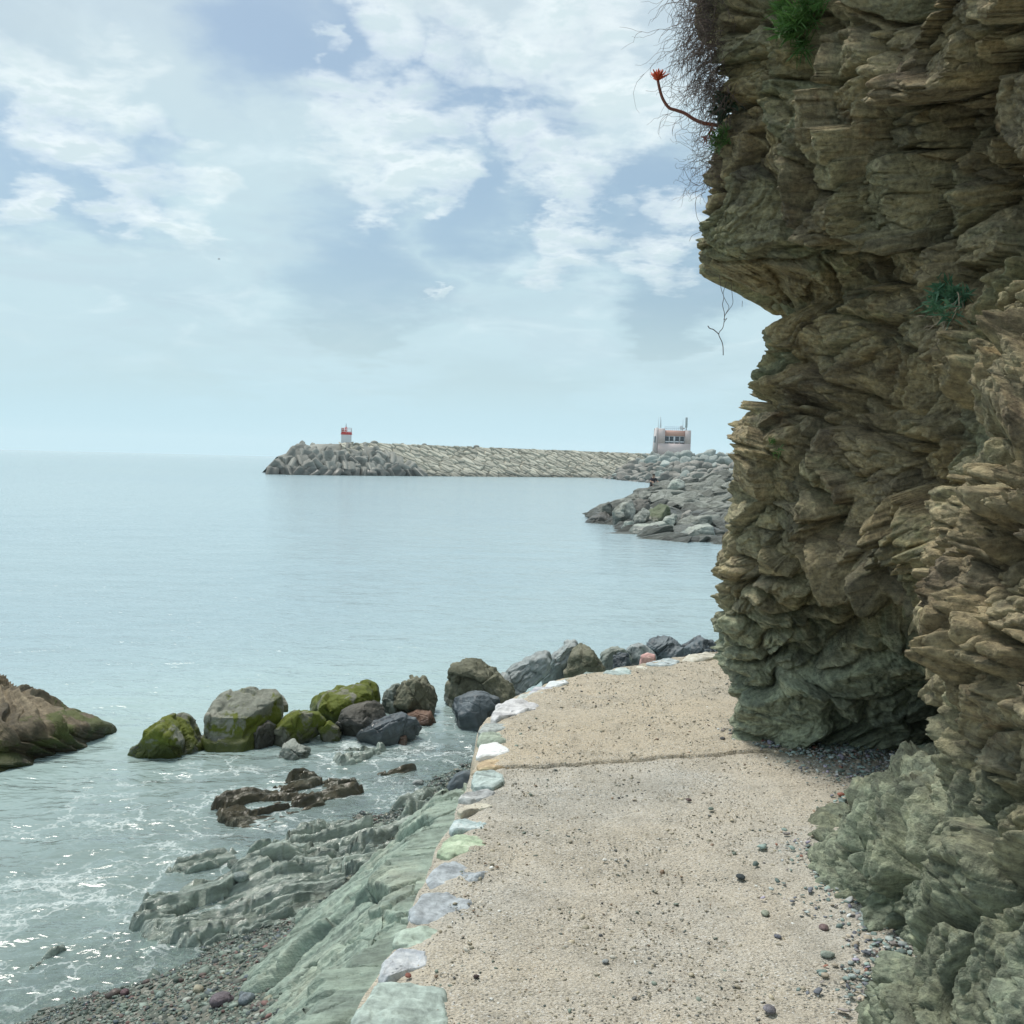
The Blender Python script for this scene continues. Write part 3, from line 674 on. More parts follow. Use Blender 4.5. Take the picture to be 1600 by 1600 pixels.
# ---------------------------------------------------------------- bedrock outcrops beside the path
SA = np.array([.80, .60]); SB = np.array([-.60, .80])         # strike of the beds, and across it (away from the camera)
def sdf(poly, x, y):
    P_ = np.asarray(poly); d = np.full(x.shape, 1e9); ins = np.zeros(x.shape, bool)
    for i in range(len(P_)):
        a, b = P_[i], P_[(i + 1) % len(P_)]; e = b - a
        wx, wy = x - a[0], y - a[1]; h_ = np.clip((wx * e[0] + wy * e[1]) / (e @ e), 0, 1)
        d = np.minimum(d, np.hypot(wx - e[0] * h_, wy - e[1] * h_))
        cnd = ((a[1] <= y) != (b[1] <= y)) & (wx < e[0] * wy / (e[1] + 1e-12)); ins ^= cnd
    return np.where(ins, d, -d)
def outcrop(name, label, poly_px, zref, hfun, mat, res=.009, edge=.12, seed=0, world=None, drop=.30):
    P_ = np.array(world) if world is not None else np.array([atZ(u, v, zref)[:2] for u, v in poly_px])
    qa, qb = P_ @ SA, P_ @ SB
    A_ = np.arange(qa.min() - .15, qa.max() + .15, res * 1.3); B_ = np.arange(qb.min() - .15, qb.max() + .15, res)
    AA, BB = np.meshgrid(A_, B_)
    x = AA * SA[0] + BB * SB[0]; y = AA * SA[1] + BB * SB[1]
    p3 = np.stack([x, y, x * 0], -1)
    s_ = sdf(P_, x, y) + .06 * fbm(p3, 2.6, 4, seed + 1)
    mask = sstep(-.02, edge, s_)
    z = hfun(AA, BB, x, y, p3, s_)
    z = z - (1 - mask) * drop
    # faces only where the rock shows
    q = grid_quads(*x.shape); keep = (mask.ravel()[q] > .0).any(1); q = q[keep]
    co = np.stack([x, y, z], -1); co[..., :2] -= (.008 * ridged(np.stack([x, y, z * 2], -1), 9, 2, seed + 4))[..., None] * SB
    us, inv = np.unique(q, return_inverse=True)
    o = link(name, mesh_np(name, co.reshape(-1, 3)[us], inv.reshape(q.shape)), mat)
    tag(o, label, 'rock outcrop')
    return o
def ledges(AA, BB, p3, lam, amp, seed, wob=.10):
    q = BB + wob * fbm(np.stack([AA * .8, BB * 1.2, AA * 0], -1), 1.4, 3, seed)
    k = np.floor(q / lam + 3 * perlin(np.stack([AA * .35, BB * 0 + .5, BB * 0], -1), 1.0, seed + 9)); f = (q / lam) - np.floor(q / lam)
    r = _rnd[(k.astype(int) * 37 + seed) & 255][..., 0]
    run = .35 + .65 * sstep(-.35, .3, perlin(np.stack([AA * .9, k * 3.7, k * 0], -1), 1.0, seed + 2))
    prof = np.where(f < .10, f / .10, 1 - (f - .10) / .90)
    return amp * prof * run * (.45 + 1.1 * r)
def h_strat(base, slope=.0, k=1.0, ref=(0, 0)):
    def f(AA, BB, x, y, p3, s_):
        z = base + .05 * fbm(p3, 1.6, 3, 3) + slope * AA
        brk = np.stack([AA * 1.0 + .3 * fbm(p3, 2, 2, 81), BB * 3.2, AA * 0], -1); b1, b2, bc, bfc = worley(brk, 2.6, 9, facet=True)
        z = z + k * (ledges(AA, BB, p3, .15, .060, 5, .06) + ledges(AA, BB, p3, .052, .036, 6, .04) + ledges(AA, BB, p3, .020, .015, 7, .02)) + .075 * (bc[..., 0] - .5) - .03 * sstep(.08, 0, b2 - b1) + .09 * bfc
        st = np.stack([AA * .35, BB, AA * 0], -1)
        return z + .012 * ridged(st, 9, 3, 12) + .005 * fbm(p3, 30, 2, 13)
    return f
def h_slab(AA, BB, x, y, p3, s_):
    d = xleft(y) - x
    z = .885 - .30 * np.clip(d, -.2, .45) - .92 * np.clip(d - .38, 0, 9) - .25 * sstep(.7, 1.2, d)
    z = z - .05 * sstep(5.6, 6.5, y)
    p_ = np.stack([AA * .9, BB * 1.9, AA * 0], -1) + .25 * np.stack([fbm(p3, 1.5, 2, 71), fbm(p3, 1.5, 2, 72), AA * 0], -1)
    f1, f2, c_ = worley(p_, 1.35, 4); g1, g2, c2 = worley(p_, 3.2, 5)
    z = z + .13 * (c_[..., 0] - .5) - .05 * sstep(.06, 0, f2 - f1) + .045 * (c2[..., 0] - .5) - .018 * sstep(.07, 0, g2 - g1)
    z = z + .35 * (c_[..., 1] - .5) * f1 * .35
    z = z + .40 * ledges(AA, BB, p3, .24, .09, 15, .10) + .30 * ledges(AA, BB, p3, .075, .040, 16, .04)
    z = z + .004 * ridged(np.stack([AA * .4, BB, AA * 0], -1), 9, 3, 12) + .015 * fbm(p3, 2.0, 2, 14) + .003 * fbm(p3, 30, 2, 15)
    return np.minimum(z, np.where(d < .12, .865, 2))
wpoly = [(xleft(yy) + .05, yy) for yy in np.linspace(1.2, 5.15, 14)] + [(xleft(5.2) - .15, 5.2), (xleft(5.0) - .40, 5.1), (xleft(4.9) - .62, 4.95), (xleft(4.5) - .80, 4.6), (xleft(4.1) - .84, 4.1), (xleft(3.2) - 1.0, 3.2), (xleft(1.2) - 1.0, 1.2)]
# the pale slab: a draped surface pushed out along its own normals so that the blocks and joints stand up properly
yy_ = np.linspace(1.2, 5.25, 620); tt_s = np.linspace(-.06, 1.0, 300)
YS, TS = np.meshgrid(yy_, tt_s, indexing='ij')
wid = np.interp(YS, [1.2, 3.2, 4.1, 4.5, 4.8, 5.0, 5.15, 5.25], [1.15, 1.1, .98, .90, .74, .55, .32, .12])
ds = TS * wid
XS = xleft(YS) - ds
ZS = .88 - .20 * np.clip(ds, 0, .15) - .88 * np.clip(ds - .15, 0, 9) - .10 * sstep(4.7, 5.3, YS) * 1
BS3 = np.stack([XS, YS, ZS], -1)
d1 = np.gradient(BS3, axis=0); d2 = np.gradient(BS3, axis=1); NS = np.cross(d2, d1); NS /= np.linalg.norm(NS, axis=2)[..., None] + 1e-9
if NS[300, 100, 2] < 0: NS = -NS
wa = np.stack([fbm(BS3, 1.1, 2, 71), fbm(BS3, 1.1, 2, 72), fbm(BS3, 1.1, 2, 73)], -1)
Bq = BS3 + .10 * wa; a_ = Bq[..., 0] * SA[0] + Bq[..., 1] * SA[1]; b_ = Bq[..., 0] * SB[0] + Bq[..., 1] * SB[1] + .55 * Bq[..., 2]
Qb = np.stack([a_ * .75, b_ * 1.5, Bq[..., 2] * .3], -1)
f1, f2, c_ = worley(Qb, 3.3, 4); g1, g2, c2 = worley(np.stack([a_ * .8, b_ * 2.2, Bq[..., 2] * .3], -1), 7.0, 5)
dd = .065 * (c_[..., 0] - .5) - .045 * sstep(.07, 0, f2 - f1) + .5 * (c_[..., 1] - .5) * (f1 - .35) * .14
big2 = sstep(.45, .75, c_[..., 2])
dd += (.034 * (c2[..., 0] - .5) - .022 * sstep(.08, 0, g2 - g1)) * (.35 + .65 * big2)
lay = np.stack([a_ * .25, b_, a_ * 0], -1)
dd += .020 * np.abs(perlin(lay, 7, 80)) + .010 * np.abs(perlin(lay, 19, 81)) * (.3 + big2) + .018 * fbm(BS3, 1.9, 2, 82) + .008 * fbm(BS3, 7, 3, 83) + .006 * ridged(BS3, 18, 3, 85) + .0015 * fbm(BS3, 60, 2, 84)
dd = dd * sstep(-.06, .05, ds) - .02
CS = BS3 + NS * dd[..., None]
CS[..., 2] = np.where(CS[..., 2] > .86, .86 + (CS[..., 2] - .86) * .15, CS[..., 2])
o = link('bedrock_outcrop', mesh_np('bedrock_outcrop', CS, grid_quads(*YS.shape)), G['slab'])
tag(o, 'smooth pale green bedrock slab sloping down from the stone edging to the pebbles', 'rock outcrop')
outcrop('rock_outcrop', 'long ribbed grey green ledges between the foamy water and the pebble beach',
        [(160, 1445), (205, 1395), (270, 1385), (330, 1375), (370, 1340), (440, 1318), (545, 1322), (640, 1318), (600, 1380), (540, 1430), (450, 1462), (300, 1487), (205, 1480)], .06, h_strat(.045, k=.95), G['strat'], .007, .14, 2)
outcrop('rock_outcrop', 'brown ribbed rock ledge washed by foam in the middle of the inlet',
        [(322, 1278), (296, 1252), (340, 1232), (390, 1218), (450, 1200), (520, 1202), (580, 1212), (592, 1228), (520, 1250), (440, 1282), (375, 1290)], .06, h_strat(.0, k=.75), G['strat_brown'], .008, .14, 3)
outcrop('rock_outcrop', 'dark ribbed ledge running from the water up to the pale slab',
        [(520, 1320), (600, 1290), (640, 1262), (700, 1245), (735, 1250), (735, 1275), (690, 1290), (620, 1312), (560, 1335)], .10, h_strat(.10, k=1.1), G['strat'], .008, .12, 4)
outcrop('rock_outcrop', 'broad low shelf of thin grey green layers between the brown ledge and the pale slab',
        [(395, 1325), (450, 1290), (520, 1278), (600, 1282), (660, 1300), (650, 1330), (600, 1352), (520, 1345), (440, 1345)], .04, h_strat(.02, k=.75), G['strat'], .008, .14, 10)
outcrop('rock_outcrop', 'low broken ledges in the water left of the ribbed ledges',
        [(215, 1372), (260, 1345), (330, 1330), (400, 1318), (380, 1345), (300, 1368)], .02, h_strat(-.02, k=.7), G['strat'], .008, .12, 11)
outcrop('rock_outcrop', 'thin low ledge just left of the upright grey stone',
        [(600, 1262), (640, 1232), (700, 1218), (720, 1230), (680, 1245), (640, 1262)], .05, h_strat(.03, k=.7), G['strat'], .008, .10, 5)
outcrop('rock_outcrop', 'small dark ledge alone in the foam at the lower left corner',
        [(28, 1508), (60, 1482), (100, 1468), (132, 1470), (128, 1486), (80, 1500), (45, 1512)], .03, h_strat(-.01, k=.75), G['strat'], .006, .09, 6)
outcrop('rock_outcrop', 'narrow brown ledge with white foam below the blue grey boulder',
        [(570, 1208), (600, 1196), (645, 1190), (665, 1198), (640, 1208), (590, 1215)], .03, h_strat(.0, k=.6), G['strat_brown'], .008, .08, 7)
outcrop('rock_outcrop', 'low flat grey ledge in shallow water under the mossy round boulder',
        [(500, 1188), (530, 1168), (590, 1160), (620, 1172), (580, 1186), (530, 1196)], .02, h_strat(-.01, k=.6), G['strat'], .008, .10, 8)
outcrop('rock_outcrop', 'low green grey ledge at the water edge beside the brown ledge',
        [(590, 1288), (640, 1266), (600, 1258), (540, 1275), (490, 1300), (520, 1312)], .03, h_strat(-.03, k=.7), G['strat'], .008, .10, 9)

# ---------------------------------------------------------------- boulders along the water
BL = [
 ('brown', 'large brown grooved boulder at the left edge of the picture', [(-110, 1088), (-40, 1102), (0, 1112), (35, 1121), (70, 1133), (110, 1149), (145, 1164), (172, 1178), (168, 1186), (150, 1190), (110, 1196), (40, 1212), (-110, 1226)], 8.5, 1.3, 2, 1.0, 2.8),
 ('mossy', 'wedge shaped boulder with bright moss standing alone in the water', [(200, 1178), (218, 1158), (240, 1132), (264, 1118), (280, 1128), (292, 1150), (304, 1168), (348, 1172), (335, 1182), (300, 1190), (240, 1194)], 8.5, .75, 5, .6, 0),
 ('mossy', 'big square topped boulder with moss running down its front', [(323, 1140), (325, 1108), (333, 1092), (350, 1082), (395, 1077), (428, 1079), (441, 1094), (445, 1125), (430, 1152), (405, 1168), (360, 1168), (325, 1160)], 8.9, .85, 3, .5, 0),
 ('dark', 'small dark upright stone wedged beside the square mossy boulder', [(402, 1165), (399, 1145), (406, 1130), (418, 1125), (428, 1135), (424, 1160), (412, 1172)], 8.75, .25, 3, .7, 0),
 ('mossy2', 'rounded mossy boulder leaning right of the small dark upright stone', [(411, 1158), (420, 1140), (450, 1118), (475, 1110), (498, 1116), (507, 1130), (500, 1150), (470, 1160), (425, 1172)], 8.9, .5, 4, .6, 0),
 ('pale', 'low pale lumpy stone in front of the rounded mossy boulder', [(422, 1178), (440, 1166), (455, 1161), (482, 1172), (480, 1184), (440, 1188)], 8.4, .3, 3, .9, 0),
 ('mossy2', 'flat topped olive boulder with a moss patch behind the dark brown boulder', [(470, 1112), (478, 1095), (500, 1086), (545, 1074), (575, 1070), (588, 1080), (596, 1100), (590, 1125), (540, 1130), (490, 1125)], 9.7, .8, 4, .7, 0),
 ('dark', 'dark brown boulder with a flat slanting top', [(526, 1128), (532, 1112), (565, 1100), (595, 1095), (602, 1110), (600, 1130), (570, 1143), (535, 1143)], 9.2, .5, 4, .5, 0),
 ('mossy2', 'small pale wedge stone between the mossy and the dark brown boulders', [(498, 1150), (500, 1135), (513, 1126), (530, 1138), (534, 1148), (515, 1155)], 9.0, .25, 4, .5, 0),
 ('slate', 'smooth blue grey boulder lying on its side in front of the others', [(557, 1150), (562, 1138), (600, 1122), (630, 1117), (652, 1126), (660, 1140), (650, 1152), (610, 1154), (590, 1162), (570, 1160)], 9.0, .45, 3, .55, 0),
 ('red', 'little dark red stone under the end of the smooth blue grey boulder', [(614, 1160), (620, 1151), (634, 1150), (641, 1158), (632, 1164), (618, 1166)], 8.9, .15, 3, .6, 0),
 ('red', 'flat reddish brown stone lying in front of the pointed olive boulder', [(628, 1117), (650, 1110), (672, 1113), (688, 1122), (670, 1128), (640, 1125)], 9.6, .3, 3, .5, 0),
 ('olive', 'pointed olive brown boulder left of the biggest rounded one', [(612, 1100), (618, 1080), (634, 1060), (648, 1055), (662, 1066), (676, 1082), (680, 1100), (664, 1112), (625, 1112)], 9.9, .6, 4, .8, 0),
 ('pale', 'pale stone behind the left foot of the pointed olive boulder', [(594, 1100), (602, 1078), (622, 1068), (632, 1085), (626, 1112), (604, 1118)], 10.0, .3, 4, .6, 0),
 ('olive', 'biggest rounded olive grey boulder with a rough speckled top', [(677, 1085), (688, 1058), (712, 1040), (738, 1035), (768, 1044), (790, 1066), (806, 1082), (790, 1100), (740, 1108), (690, 1102)], 10.2, .8, 4, 1.0, 0),
 ('slate', 'dark blue grey angular boulder in front of the biggest rounded one', [(691, 1112), (697, 1096), (730, 1086), (752, 1083), (782, 1092), (780, 1110), (758, 1132), (730, 1134), (697, 1124)], 9.55, .5, 7, .5, 0),
 ('lightslab', 'long pale tilted slab with a dark broken end next to the path', [(775, 1070), (790, 1050), (825, 1030), (855, 1018), (862, 1030), (858, 1048), (830, 1068), (800, 1082)], 10.6, .5, 5, .6, 1.0),
 ('lightslab', 'pale sloping slab leaning on the sharp pointed boulder', [(845, 1055), (860, 1030), (885, 1004), (902, 1002), (905, 1030), (890, 1062), (850, 1070)], 11.3, .45, 4, .6, 1.0),
 ('olive', 'sharp pointed boulder with a rusty ridge beside the path', [(880, 1050), (892, 1022), (908, 1002), (922, 1012), (936, 1028), (947, 1048), (930, 1068), (885, 1068)], 11.0, .5, 5, .6, 0),
 ('pale', 'pale grey green stone with a dark end right of the sharp pointed boulder', [(935, 1040), (940, 1020), (955, 1011), (975, 1012), (984, 1030), (975, 1048), (945, 1052)], 11.8, .5, 4, .7, 0),
 ('slate', 'rounded dark stone touching the path edge near the pink stone', [(957, 1045), (960, 1026), (970, 1018), (982, 1022), (985, 1040), (972, 1050)], 11.4, .3, 4, .7, 0),
 ('lightslab', 'light grey rounded boulder directly behind the pink stone', [(976, 1018), (985, 1007), (1005, 1006), (1024, 1022), (1028, 1040), (1000, 1048), (982, 1036)], 12.0, .5, 4, .6, 0),
 ('slate', 'layered grey block right of the pink stone at the water', [(1010, 1018), (1020, 1004), (1045, 998), (1060, 1004), (1064, 1022), (1060, 1034), (1022, 1036)], 12.6, .6, 5, .9, 1.2),
 ('slate', 'low bluish slab in white foam where the path meets the cliff', [(1055, 1030), (1065, 1014), (1095, 998), (1118, 1004), (1135, 1016), (1130, 1030), (1080, 1036)], 13.2, .7, 4, .7, .6),
]
for i, (mk_, lab, out_, Y, dep_, pl, amp_, st_) in enumerate(BL):
    boulder('boulder', lab, 'boulder', out_, Y, dep_, G[mk_], 11 + i * 3, pl, 6 if i != 0 else 7, .5, amp_, st_, ax=(.5, .1, .85) if mk_ == 'brown' else (-.7, .1, .7), iso=.10 if mk_ == 'brown' else 1.0, size_fix=mk_ != 'brown')

# ---------------------------------------------------------------- edging stones of the path
def stone_mat(name, col, rough=.75, sc_=3.0, bump=.7, holes=False):
    g_ = sum(col) / 3; col = tuple(.72 * k + .28 * g_ * .95 for k in col)
    return rock_mat(name, [tuple(k * .72 for k in col), col, tuple(min(.9, k * 1.22) for k in col)], sc_, bump, .008, rough, vary=0, speck=.8, fine=90, strata=12, sdir=(.2, .9, .3))
ES = [
 ('large pale teal block of the path edging, nearest the camera', [(548, 1600), (553, 1576), (588, 1530), (645, 1525), (700, 1540), (706, 1572), (700, 1612), (690, 1660), (545, 1665)], (.36, .46, .41), .925, .5),
 ('bluish white edging stone with a crack next to the teal block', [(592, 1520), (600, 1490), (622, 1473), (668, 1480), (670, 1500), (640, 1506), (600, 1526)], (.52, .56, .60), .922, .35),
 ('long pointed pale green edging stone set into the sand', [(615, 1466), (618, 1446), (650, 1442), (700, 1446), (752, 1457), (700, 1463), (640, 1470)], (.36, .47, .38), .912, .3),
 ('rough blue grey oval edging stone', [(640, 1412), (660, 1392), (700, 1387), (738, 1400), (742, 1415), (722, 1428), (670, 1430), (642, 1426)], (.37, .42, .46), .918, .35),
 ('flat blue grey edging stone with a pointed right end', [(667, 1360), (690, 1340), (715, 1334), (750, 1342), (766, 1355), (755, 1366), (720, 1377), (672, 1377)], (.36, .41, .45), .918, .35),
 ('bright green edging stone with a straight edge', [(684, 1325), (692, 1304), (720, 1296), (760, 1303), (786, 1314), (784, 1327), (740, 1326), (700, 1332)], (.40, .52, .33), .918, .3),
 ('pale cyan edging stone behind the bright green one', [(702, 1284), (710, 1270), (730, 1268), (764, 1276), (758, 1286), (730, 1288), (706, 1292)], (.44, .55, .55), .925, .3),
 ('cream edging stone with a pink tinge', [(715, 1258), (728, 1248), (752, 1247), (775, 1253), (745, 1259), (720, 1264)], (.60, .55, .42), .92, .3),
 ('grey edging stone level with the top of the upright stone', [(716, 1238), (730, 1230), (765, 1226), (776, 1232), (770, 1238), (735, 1241)], (.40, .42, .42), .922, .3),
 ('wide bluish green edging stone at the concrete joint', [(737, 1212), (742, 1200), (770, 1196), (790, 1203), (786, 1218), (770, 1226), (742, 1224)], (.36, .46, .44), .925, .3),
 ('ochre rounded edging stone', [(745, 1190), (752, 1183), (790, 1181), (800, 1186), (795, 1193), (750, 1195)], (.58, .42, .22), .925, .28),
 ('pure white edging stone', [(744, 1172), (750, 1160), (775, 1156), (792, 1162), (798, 1172), (770, 1174), (748, 1176)], (.80, .82, .81), .925, .3),
 ('mossy green flat edging stone behind the white one', [(746, 1152), (752, 1140), (780, 1138), (797, 1144), (792, 1155), (750, 1156)], (.30, .37, .28), .925, .3),
 ('light grey edging stone behind the green one', [(748, 1134), (758, 1124), (790, 1122), (802, 1128), (790, 1136), (752, 1138)], (.40, .45, .43), .925, .3),
 ('large lilac white edging stone standing proud at the bend', [(768, 1112), (776, 1094), (800, 1087), (845, 1094), (840, 1101), (805, 1110), (775, 1118)], (.56, .56, .57), .945, .4),
 ('small greenish white edging stone past the lilac one', [(806, 1086), (815, 1079), (845, 1077), (852, 1080), (835, 1086), (812, 1089)], (.50, .55, .50), .925, .25),
 ('small lilac edging stone in the curve', [(826, 1077), (835, 1069), (862, 1068), (866, 1072), (855, 1077), (832, 1079)], (.52, .53, .58), .925, .25),
 ('small white edging stone in the curve', [(850, 1068), (860, 1062), (885, 1060), (889, 1064), (875, 1068), (855, 1070)], (.72, .78, .80), .925, .25),
 ('pale green edging stone beside the sharp pointed boulder', [(873, 1060), (885, 1053), (908, 1051), (914, 1055), (900, 1060), (878, 1062)], (.48, .52, .42), .925, .25),
 ('greenish flat edging stone before the wide pale one', [(903, 1054), (915, 1048), (940, 1047), (950, 1050), (938, 1055), (910, 1056)], (.36, .46, .42), .92, .25),
 ('wide pale blue green edging stone', [(938, 1050), (950, 1043), (975, 1041), (990, 1044), (985, 1050), (950, 1052)], (.42, .52, .50), .925, .25),
 ('cream edging stone below the pink stone', [(974, 1041), (990, 1036), (1012, 1035), (1022, 1038), (1010, 1043), (985, 1044)], (.62, .58, .44), .925, .25),
 ('bluish edging stone right of the pink stone', [(1010, 1036), (1020, 1029), (1045, 1026), (1062, 1030), (1050, 1036), (1020, 1038)], (.40, .48, .50), .93, .25),
 ('farthest cream edging stone beside the cliff', [(1066, 1026), (1080, 1019), (1100, 1016), (1125, 1018), (1125, 1024), (1085, 1028)], (.62, .58, .46), .94, .3),
 ('thin brown flake embedded between two blue grey edging stones', [(700, 1390), (716, 1381), (740, 1382), (751, 1391), (735, 1397), (712, 1394)], (.34, .30, .22), .905, .15),
]
for i, (lab, out_, colr, zt, hh) in enumerate(ES):
    P_ = np.array([atZ(u, v, zt)[:2] for u, v in out_]); c = (P_.max(0) + P_.min(0)) / 2
    f_ = radial(P_, c); d, fa = ico(6)
    th = np.arctan2(d[:, 1], d[:, 0]); cc_ = np.hypot(d[:, 0], d[:, 1]); rho = f_(th) * np.minimum(cc_ * 1.28, 1) ** .8
    co = np.stack([np.cos(th) * rho, np.sin(th) * rho, np.sign(d[:, 2]) * np.minimum(np.abs(d[:, 2]) * 1.3, 1) ** .40 * hh / 2], 1)
    sz = .35 * float(np.mean(P_.max(0) - P_.min(0))) + .05
    co = rock_detail(co, vnormals(co, fa), sz, 40 + i, .45, facets=.5)
    co[:, 2] += .02 * fbm(co, 5, 2, i); co[:, 2] = np.where(co[:, 2] > 0, co[:, 2], co[:, 2])
    o = link('edging_stone', mesh_np('edging_stone', co, None, fa), stone_mat('edging_rock', colr), None, (c[0], c[1], zt - hh / 2 - (.018 if i else .006)))
    tag(o, lab, 'edging stone', 'stones edging the path')
boulder('upright_stone', 'upright grey stone leaning against the outside of the path edging', 'stone', [(698, 1246), (700, 1225), (712, 1208), (728, 1203), (740, 1206), (738, 1220), (728, 1240), (716, 1252)], 5.75, .22, G['slate'], 88, 3, 5, .5, .6, 0)
boulder('boulder', 'small dark green block wedged under the upright grey stone', 'boulder', [(690, 1262), (692, 1250), (705, 1247), (716, 1254), (714, 1264), (700, 1268)], 6.1, .2, G['mossy2'], 90, 4, 5, .5, .6, 0)
boulder('pink_stone', 'round pink stone set behind the path edging', 'stone', [(997, 1032), (1001, 1024), (1012, 1019), (1024, 1022), (1029, 1030), (1026, 1038), (1002, 1040)], 8.75, .14, stone_mat('pink_rock', (.62, .33, .29)), 91, 1, 5, .5, .25, 0)

# ---------------------------------------------------------------- pebbles
rng = np.random.RandomState(3)
def pebbles(name, pts, sizes, colors, mat, n=1, flat=.5, kind='stuff', sink=.3):
    d, fa = ico(n); N0 = len(d); K = len(pts)
    ax = rng.uniform(.6, 1.25, (K, 3)); ax[:, 2] *= flat
    ph = rng.rand(K) * 6.28; cs, sn = np.cos(ph), np.sin(ph)
    jit = 1 + .30 * (rng.rand(K, N0) - .5) * 2
    l = d[None] * ax[:, None] * jit[..., None] * sizes[:, None, None]
    tl = rng.normal(0, .22, (K, 2)); l[..., 2] += l[..., 0] * tl[:, :1] + l[..., 1] * tl[:, 1:]
    x = l[..., 0] * cs[:, None] - l[..., 1] * sn[:, None]; y = l[..., 0] * sn[:, None] + l[..., 1] * cs[:, None]
    co = np.stack([x, y, l[..., 2]], -1) + pts[:, None]
    co[..., 2] += (sizes * flat * (1 - 2 * sink))[:, None] * .5
    F = (fa[None] + (np.arange(K) * N0)[:, None, None]).reshape(-1, 3)
    C = np.repeat(colors, N0, 0)
    return link(name, mesh_np(name, co.reshape(-1, 3), None, F, attrs={'col': C}), mat)
pal_beach = np.array([(.10, .13, .11), (.15, .19, .16), (.19, .24, .20), (.08, .10, .10), (.24, .29, .25), (.16, .17, .15), (.13, .10, .09), (.20, .12, .11), (.34, .37, .33), (.25, .25, .19), (.12, .15, .17)])
pal_path = np.array([(.34, .31, .24), (.12, .14, .13), (.22, .26, .22), (.50, .48, .42), (.17, .17, .16), (.30, .22, .16), (.40, .36, .28), (.45, .40, .30), (.70, .70, .66), (.10, .10, .10), (.3, .28, .22)])
pm = attr_mat('pebble_stone', .7, .3, .3, 140, wet=1); pm2 = attr_mat('dry_pebble_stone', .8, .25, .3, 140)
def pick(pal, k, w=None):
    c_ = pal[rng.choice(len(pal), k, p=w)]; return np.clip(c_ * rng.uniform(.75, 1.3, (k, 1)), 0, .9)
# beach by the water
K = 60000
yb = rng.uniform(3.0, 9.8, K); sb = shore_w(yb); db = rng.uniform(0, 1, K) * (sb + .9); xb = xleft(yb) - db
ok = (db > .25) & (rng.rand(K) < np.where(db < sb + .1, 1, .45)) & (rng.rand(K) < np.clip(7.0 / yb, 0, 1) ** 2 + .15)
xb, yb = xb[ok], yb[ok]; zb = ground_z(xb, yb); K = len(xb)
szs = np.clip(rng.lognormal(math.log(.0075), .45, K), .004, .035) * (1 + .06 * np.maximum(yb - 5, 0) * 2)
w_ = np.array([3, 4, 4, 2, 3, 3, 1, .8, .8, 1.5, 1]); w_ = w_ / w_.sum()
o = pebbles('beach_pebbles', np.stack([xb, yb, zb], -1), szs, pick(pal_beach, K, w_), pm, 1, .55)
tag(o, 'grey green and reddish pebbles covering the little beach', 'pebbles', kind='stuff')
# grit on the path
K = 30000
yp = 2.3 + 7.2 * rng.rand(K) ** 1.5; xp = xleft(yp) + .12 + rng.rand(K) * 2.4
zp = np.full(K, PZ) + .010 * fbm(np.stack([xp, yp, yp * 0], -1), 1.1, 3, 4) + np.where(yp > 5.27 + .30 * xp, .012, 0)
szs = np.clip(rng.lognormal(math.log(.0027), .55, K), .0014, .013)
w2 = np.array([3, 1.6, 1.6, 2, 1.2, 1.2, 3, 3, .6, .8, 3]); w2 = w2 / w2.sum()
o = pebbles('path_grit', np.stack([xp, yp, zp], -1), szs, pick(pal_path, K, w2), pm2, 1, .5, sink=.35)
tag(o, 'fine grit and chips scattered over the sandy path', 'grit', kind='stuff')
# gravel gathered at the foot of the cliff
def spread(cl):
    out_ = []
    for (u, v, r, k) in cl:
        c_ = atZ(u, v, PZ); n_ = rng.normal(0, 1, (k, 2)) * r; q = np.zeros((k, 3)); q[:, :2] = c_[:2] + n_ * np.array([1, 1.0]); q[:, 2] = PZ + .012 + np.exp(-(n_ ** 2).sum(1) / (2 * r * r)) * .012 * rng.rand(k); out_.append(q)
    return np.concatenate(out_)
gp = spread([(u_, v_, r_, int(k_ * .62)) for (u_, v_, r_, k_) in [(1270, 1175, .12, 420), (1340, 1178, .14, 420), (1310, 1205, .12, 260), (1370, 1215, .12, 300), (1220, 1165, .08, 120), (1390, 1185, .15, 300), (1330, 1260, .08, 120), (1270, 1330, .08, 150), (1320, 1370, .07, 220), (1345, 1400, .07, 200),
             (1440, 1470, .09, 420), (1400, 1500, .08, 300), (1480, 1465, .09, 300), (1370, 1540, .06, 150), (1350, 1430, .10, 150), (1300, 1400, .14, 120), (1350, 1560, .10, 120), (1150, 1145, .05, 60), (1420, 1440, .08, 200)]])
K = len(gp); szs = np.clip(rng.lognormal(math.log(.0062), .5, K), .003, .019)
pal_g = 1.35 * np.array([(.13, .17, .16), (.20, .26, .24), (.30, .34, .33), (.12, .13, .15), (.22, .20, .19), (.42, .44, .44), (.24, .12, .09), (.32, .28, .22), (.26, .24, .30)])
wg = np.array([3, 3, 2, 2, 2, 1, .3, 1, .6]); wg /= wg.sum()
o = pebbles('foot_gravel', gp, szs, pick(pal_g, K, wg), pm2, 2, .45, sink=.42)
tag(o, 'loose gravel gathered in the hollows at the foot of the cliff', 'gravel', kind='stuff')
